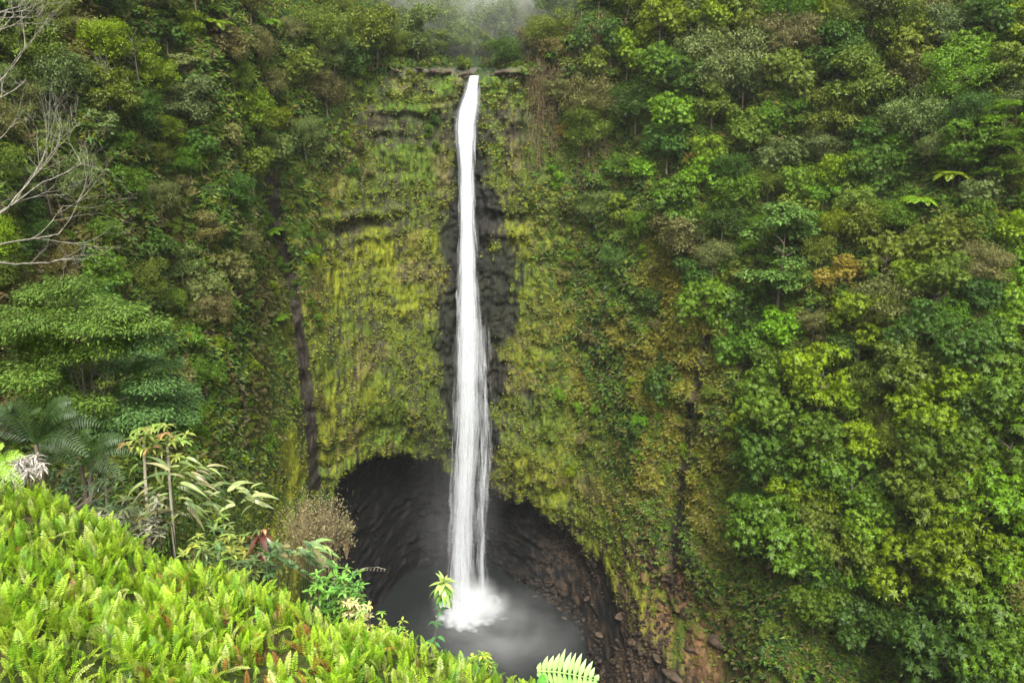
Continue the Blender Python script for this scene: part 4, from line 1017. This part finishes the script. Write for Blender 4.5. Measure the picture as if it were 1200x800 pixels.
# 6 dry feathery shrub
def dry_shrub(name, px, py, dist, w, h, label, n=70, col=(.22, .20, .10), dens=1):
    c = at(px, py, dist); b = ground_under(c); b[2] = max(b[2], c[2]-h*1.6); root = new_thing(name, b, label, 'shrub'); ms = MB(); mf = MB()
    for i in range(n):
        a = rng.uniform(0, 6.28); q = math.sqrt(rng.random()); tp = c+np.array([math.cos(a)*q*w/2, math.sin(a)*q*w/3, (rng.uniform(-.5, .5)-.35*q*q+.12*math.sin(a*3))*h])
        mid = b*.45+tp*.55; mid[:2] += rng.normal(0, .08*w, 2); tube(ms, np.array([b, mid, tp]), [.009, .005, .002], 4)
        m = int(34*dens); P = tp+rng.normal(0, .12*w, (m, 3)); kites(P, rng.normal(0, 1, (m, 3))+[0, 0, .5], rng.normal(0, 1, (m, 3)), .055*rng.uniform(.5, 1.4, m), .018, .1, np.array(col)*rng.uniform(.6, 1.5, (m, 1)), mf)
        for g in range(4): tube(ms, np.array([mid*.4+tp*.6, tp+rng.normal(0, .09*w, 3)]), [.004, .002], 3)
    part(ms, 'stems', M_DRY, root); part(mf, 'seed_heads', M_FERN, root, False); return root
dry_shrub('dry_shrub', 368, 610, 13.5, 1.05, .85, 'dry tan feathery shrub against the dark cave left of the falls', 90)
dry_shrub('dry_shrub', 404, 618, 13.5, .28, .4, 'narrow dry sprig right of the feathery tan shrub', 26)
# 7 arching dry twig
d7 = 10.5; b = ground_under(at(408, 672, d7)); r_ = new_thing('arching_twig', b, 'thin pale twig arching out over the dark cave', 'twig')
mb = MB(); pts = [b]+[at(x, y, d7) for x, y in [(408, 680), (416, 670), (428, 665), (442, 664), (452, 667)]]; tube(mb, pts, np.linspace(.008, .003, 6), 5); 
for k in range(9):
    p = at(418+k*4, 668-abs(k-4)*-.3, d7); tube(mb, [p, p+np.array([.02, 0, .05])], [.004, .002], 4)
part(mb, 'stem', M_PALE, r_)
# 8 pale cane plants with yellow green heads
def cane(px, py, dist, bx, by, label, cols, hw=.5, bend=0):
    tp = at(px, py, dist); b = ground_under(at(bx, by, dist)); root = new_thing('cane_plant', b, label, 'plant'); mb = MB(); tube(mb, curve(b, tp, 0, 12, (bend, 0, 0)), np.linspace(.045, .025, 12), 8); part(mb, 'stem', M_PALE, root)
    mb = MB()
    for k in range(14):
        o = rng.normal(0, .17, 3)*[1.4, 1, .6]; whorl(mb, tp+o+[0, 0, .12], 9, hw*.6, .065, cols[k % len(cols)], (-.2, .6), .8, jitter=.5)
    part(mb, 'foliage', M_GLOSS, root); return root
cane(168, 520, 15.5, 165, 620, 'pale-stemmed plant with an orange and yellow green leaf head', [(.26, .17, .07), (.20, .26, .06), (.16, .23, .05)], .36)
cane(196, 522, 15.8, 196, 620, 'pale-stemmed plant with a yellow green head, right of the orange-tinged one', [(.20, .24, .06), (.14, .21, .05)], .36)
# 9 dark arching palm-like fronds at the left, bright fronds at the edge
def frond_plant(name, px, py, dist, angs, L, W, colr, label, wl=.05, cat='fern', npin=22, mat=None, sag=.25):
    c = at(px, py, dist); b = ground_under(c); root = new_thing(name, b, label, cat); mb = MB(); tube(mb, curve(b, c, 0), np.linspace(.06, .04, 8), 7); part(mb, 'stem', M_BARK, root)
    for a, f in angs:
        tip = c+np.array([math.cos(a)*L*f, rng.uniform(-.5, .3)*L, math.sin(a)*L*f*.8]); pinnate_leaf('', c, tip, '', '', W, npin, colr, wl=wl, nrm=(0, -.6, .8), sag=sag*L, root=root, lean=.35, mat=mat)
    return root
frond_plant('tree_fern', 42, 520, 17, [(.3, 1), (.7, 1), (1.2, .9), (1.8, .9), (2.5, 1), (-.1, 1), (3.1, 1), (-.5, .8), (-2.7, .8), (.95, 1.05), (2.1, .9)], 1.2, .26, (.032, .060, .018), 'tree fern with long dark fronds at the far left, under the flat-tiered tree', wl=.035, mat=M_FERN)
frond_plant('tree_fern', 95, 545, 18, [(.2, 1), (.6, 1), (1.3, .8), (2.2, .9), (2.9, 1), (-.3, 1)], 1.1, .26, (.04, .075, .022), 'second dark tree fern, just right of the one at the far left', wl=.032, mat=M_FERN)
frond_plant('broad_fern', -14, 560, 10.5, [(.6, .9), (.25, .8), (1.1, 1), (-.1, .8)], .55, .11, (.20, .34, .05), 'bright fern fronds reaching in from the left edge above the carpet of ferns', wl=.015, npin=20, mat=M_FERN)
leafy_bush('leafy_bush', 22, 545, 11.8, .7, .12, 9, .22, .045, [(.30, .28, .24), (.36, .33, .28)], 'withered pale grey leaves lying on top of the ferns at the far left', 'dead leaves', elev=(-.4, .3))

# 10 near tree with flat bright tiers at the left
def near_layered():
    dist = 42.0; tp = at(100, 430, dist); s = dist/FPX/.93
    b = at(92, 640, dist+2); b[2] = tp[2]-16
    root = new_thing('umbrella_tree', b, 'large nearer tree with flat tiers of bright feathery foliage, at the left', 'tree')
    mt = MB(); t1 = at(93, 400, dist); tube(mt, curve(b, t1, 0, 14, (.2, 0, 0)), np.linspace(.14, .05, 14), 8); t2 = at(104, 425, dist+.6); tube(mt, curve(b+[.5, .3, 0], t2, 0, 14, (.5, 0, 0)), np.linspace(.11, .045, 14), 8)
    mf = MB(); pads = [(60, 338, 46), (100, 352, 50), (135, 362, 40), (28, 362, 36), (165, 376, 38), (70, 366, 44), (110, 378, 46), (20, 388, 34), (140, 392, 40), (172, 398, 36), (120, 404, 38), (50, 400, 34), (155, 418, 44), (185, 425, 34), (25, 425, 30), (130, 432, 36), (178, 445, 40), (205, 455, 34), (150, 458, 46), (195, 474, 42), (218, 468, 24), (160, 482, 46), (130, 498, 36), (185, 495, 40), (110, 470, 26), (60, 440, 26), (75, 470, 24), (212, 488, 24), (40, 375, 40), (85, 330, 34), (60, 462, 34), (92, 486, 36), (35, 440, 34), (88, 430, 36), (115, 515, 34), (30, 480, 30), (150, 515, 34), (70, 415, 34)]
    for x, y, w in pads:
        dd = dist+rng.uniform(-3.0, 3.0); c = at(x, y, dd); rad = w*s*.62
        j = t1 if x < 110 else t2; k = rng.uniform(.55, .98); j = b*(1-k)+j*k
        if rng.random() < .8: tube(mt, curve(j, c-[0, 0, .15], -.25, 7), np.linspace(.04, .012, 7), 5)
        n = int(1300*(w/40)**2); q = np.sqrt(rng.random(n)); a = rng.uniform(0, 6.28, n)
        bl = (x > 120 and y > 385)
        col = np.array([.078, .150, .046] if bl else [.095, .165, .032])*rng.uniform(.8, 1.2)
        P = c+np.stack([rad*q*np.cos(a)*1.15, rad*q*np.sin(a), rng.normal(0, .16, n)-.28*q*q*rad*.6+.3*(fbm(q*np.cos(a)*3+x, q*np.sin(a)*3, seed=5)-.5)], -1)
        Dv = np.stack([np.cos(a), np.sin(a), 0*a-.15], -1)+rng.normal(0, .55, (n, 3))*[1, 1, .4]
        kites(P, Dv, np.array([0, 0, 1.0])+rng.normal(0, .25, (n, 3)), np.full(n, .19)*rng.uniform(.6, 1.4, n), .085, .2, col*rng.uniform(.7, 1.3, (n, 1)), mf)
    part(mt, 'trunk', M_GREYBARK, root); part(mf, 'crown', M_LEAFCOL, root, False)
near_layered()

# 11 bare grey branches at the left
def branchy(mb, p, d, L, r, depth, spread=.45, up=.12, seedr=None):
    n = 5; pts = [p]; q = np.array(p, float); dd = np.array(d, float)
    for i in range(n):
        dd = dd+rng.normal(0, .13, 3)+np.array([0, -.02, up*.25]); dd /= np.linalg.norm(dd); q = q+dd*L/n; pts.append(q.copy())
    tube(mb, pts, np.linspace(r, r*.55, n+1), 5)
    if depth > 0:
        for k in range(3 if depth > 1 else 3):
            i = rng.integers(2, n+1) if k else n; nd = dd+rng.normal(0, spread, 3)*[1, .7, 1]; nd /= np.linalg.norm(nd)
            branchy(mb, pts[i], nd, L*rng.uniform(.55, .8), r*.55, depth-1, spread, up)
def bare_tree(base_px, dist, limbs, label, r0=.09):
    b = at(*base_px, dist); b[2] -= 5; root = new_thing('bare_tree', b, label, 'tree'); mb = MB(); fork = at(*base_px, dist); tube(mb, curve(b, fork, 0, 6), np.linspace(.28, .2, 6), 8); part(mb, 'trunk', M_GREYBARK, root); mb = MB()
    for (x, y), (x2, y2), L, dep in limbs:
        p = at(x, y, dist+rng.uniform(-1, 1)); q = at(x2, y2, dist+rng.uniform(-1, 1)); tube(mb, curve(fork, p, .3, 6), np.linspace(.10, r0*.6, 6), 6); v = norm(q-p); branchy(mb, p, v, L*1.15, r0*.55, dep+1, .42)
    part(mb, 'branches', M_GREYBARK, root); return root
bare_tree((-120, 330), 30, [((-25, 260), (30, 190), 1.6, 3), ((-20, 265), (40, 232), 2.0, 3), ((-10, 255), (60, 215), 1.7, 3), ((-15, 290), (50, 268), 1.8, 3), ((20, 310), (60, 298), 1.0, 2), ((-30, 210), (10, 170), 1.2, 3)],
          'bare grey tree whose pale branches reach in low at the left edge', .055)
bare_tree((-110, 120), 32, [((-20, 60), (12, 20), 1.5, 3), ((-25, 110), (25, 85), 1.6, 3), ((-20, 120), (30, 105), 1.2, 2), ((-25, 30), (5, 0), 1.2, 2)],
          'bare grey tree with twigs showing at the upper left corner', .05)

# 12 dry vines hanging down the buttress right of the lip
def vines(px0, px1, py0, py1, n, label):
    mb = MB(); mf = MB(); roots = []
    for i in range(n):
        x = rng.uniform(px0, px1); y = rng.uniform(py0, py0+40); y2 = y+rng.uniform(60, py1-py0-40)
        P = []
        for k in range(9):
            yy = y+(y2-y)*k/8; x += rng.normal(0, 2.2); th, z, r = hit0(x, yy, surf_c, rmin=120); P.append(cyl(np.array([th]), np.array([z]), np.array([r-1.6+.5*math.sin(k*1.7+i)]))[0])
        tube(mb, P, np.linspace(.05, .02, 9), 4)
        P = np.array(P); m = 320; t = rng.random(m)*8; c = np.stack([np.interp(t, np.arange(9), P[:, q]) for q in range(3)], -1)+rng.normal(0, .6, (m, 3))
        kites(c, rng.normal(0, .5, (m, 3))+[0, 0, -1], rng.normal(0, 1, (m, 3)), rng.uniform(.3, .8, m), .14, .2, np.array([.12, .095, .045])*rng.uniform(.5, 1.4, (m, 1)), mf)
    b = np.concatenate(mb.V).mean(0); root = new_thing('hanging_vines', b, label, 'vines'); part(mb, 'stems', M_DRY, root); part(mf, 'foliage', M_LEAFCOL, root, False)
vines(618, 712, 12, 240, 46, 'curtain of dry brown vines on the buttress right of the waterfall\'s lip')
# 13 slender pale snags
def snag(px, py, hpx, label, lean=.1, mat=None):
    mat = mat or M_GREYBARK
    th, z, r = wall_at(px, py, 0); p = cyl(np.array([th]), np.array([z]), np.array([r-1]))[0]; h = hpx/FPX*r
    root = new_thing('dead_tree', p, label, 'tree'); mb = MB(); tip = p+np.array([lean*h, -2.5, h]); tube(mb, curve(p, tip, 0, 6), np.linspace(.17, .05, 6), 6); part(mb, 'trunk', mat, root)
    mb = MB()
    for k in range(5): branchy(mb, p+(tip-p)*rng.uniform(.5, .95), norm(np.array([rng.uniform(-1, 1), -.3, .7])), h*.3, .05, 1)
    part(mb, 'branches', mat, root)
for x, y, hp, l, s in [(812, 390+0, 0, '', 0)][:0]: pass
snag(1078, 385, 38, 'slender pale bare trunk between olive trees in the middle of the far right slope', .15)
snag(988, 492, 30, 'short pale bare trunk under the yellow green tree on the right slope', .1)
snag(962, 150, 40, 'pale leaning bare trunk below the bushy trees high on the right slope', -.2)
snag(870, 45, 22, 'small pale bare trunk near the top of the right slope', .2)
snag(130, 135, 48, 'dark forked bare trunk high on the left slope', .15)
snag(166, 118, 52, 'slim bare trunk rising through shrubs high on the left slope', .1)
snag(62, 260, 40, 'pale bare trunk among shrubs near the left edge, above the flat-tiered tree', .2)

# ------------------------------------------------------------------ haze, light, sky, camera
M_HAZE, nt, out = new_mat('air')
v = N(nt, 'ShaderNodeVolumePrincipled'); v.inputs['Color'].default_value = (.96, .98, .99, 1); v.inputs['Density'].default_value = .00007; v.inputs['Anisotropy'].default_value = .1
nt.links.new(v.outputs[0], out.inputs['Volume'])
bx = np.array([[x, y, z] for x in (-420, 420) for y in (-70, 720) for z in (-4, 285)], float)
hz = link('haze', mk_mesh('haze', bx, np.array([[0, 1, 3, 2], [4, 6, 7, 5], [0, 4, 5, 1], [2, 3, 7, 6], [0, 2, 6, 4], [1, 5, 7, 3]])), M_HAZE)
tag(hz, 'thin pale humid air filling the gorge', 'haze', kind='stuff')

SUN_EL, SUN_AZ = 54.0, 174.0      # azimuth clockwise from +Y: behind the camera
w = bpy.data.worlds.new('World'); scene.world = w; w.use_nodes = True; nt = w.node_tree; nt.nodes.clear()
sky = nt.nodes.new('ShaderNodeTexSky'); sky.sky_type = 'NISHITA'; sky.sun_disc = False
sky.sun_elevation = SUN_EL*D2R; sky.sun_rotation = SUN_AZ*D2R; sky.dust_density = 4.0; sky.air_density = 1.2; sky.ozone_density = .6
hsv = nt.nodes.new('ShaderNodeHueSaturation'); hsv.inputs['Saturation'].default_value = .12
bg = nt.nodes.new('ShaderNodeBackground'); bg.inputs['Strength'].default_value = .15
wo = nt.nodes.new('ShaderNodeOutputWorld'); nt.links.new(sky.outputs[0], hsv.inputs['Color']); nt.links.new(hsv.outputs[0], bg.inputs['Color']); nt.links.new(bg.outputs[0], wo.inputs['Surface'])
sl = bpy.data.lights.new('sun', 'SUN'); sl.energy = 2.5; sl.angle = 24*D2R; sl.color = (1, .96, .9)
so = bpy.data.objects.new('sun', sl); COL.objects.link(so)
sd = Vector((math.sin(SUN_AZ*D2R)*math.cos(SUN_EL*D2R), math.cos(SUN_AZ*D2R)*math.cos(SUN_EL*D2R), math.sin(SUN_EL*D2R)))
so.rotation_euler = sd.to_track_quat('Z', 'Y').to_euler(); so.location = (0, -20, 200)

cd = bpy.data.cameras.new('camera'); cam = bpy.data.objects.new('camera', cd); COL.objects.link(cam)
cam.location = (0, 0, CAM_Z); cam.rotation_euler = ((90-PITCH)*D2R, 0, 0)
cd.sensor_width = 36; cd.lens = 36*FPX/1200; cd.clip_start = .1; cd.clip_end = 3000
scene.camera = cam
scene.render.engine = 'CYCLES'
vs = scene.view_settings; vs.view_transform = 'Standard'; vs.look = 'None'; vs.exposure = 1.52; vs.gamma = 1; vs.use_curve_mapping = False
cy = scene.cycles; cy.max_bounces = 8; cy.diffuse_bounces = 4; cy.glossy_bounces = 2; cy.transmission_bounces = 4; cy.volume_bounces = 4; cy.transparent_max_bounces = 24
cy.use_denoising = True; cy.volume_step_rate = 2.0; cy.volume_max_steps = 128; cy.caustics_reflective = False; cy.caustics_refractive = False
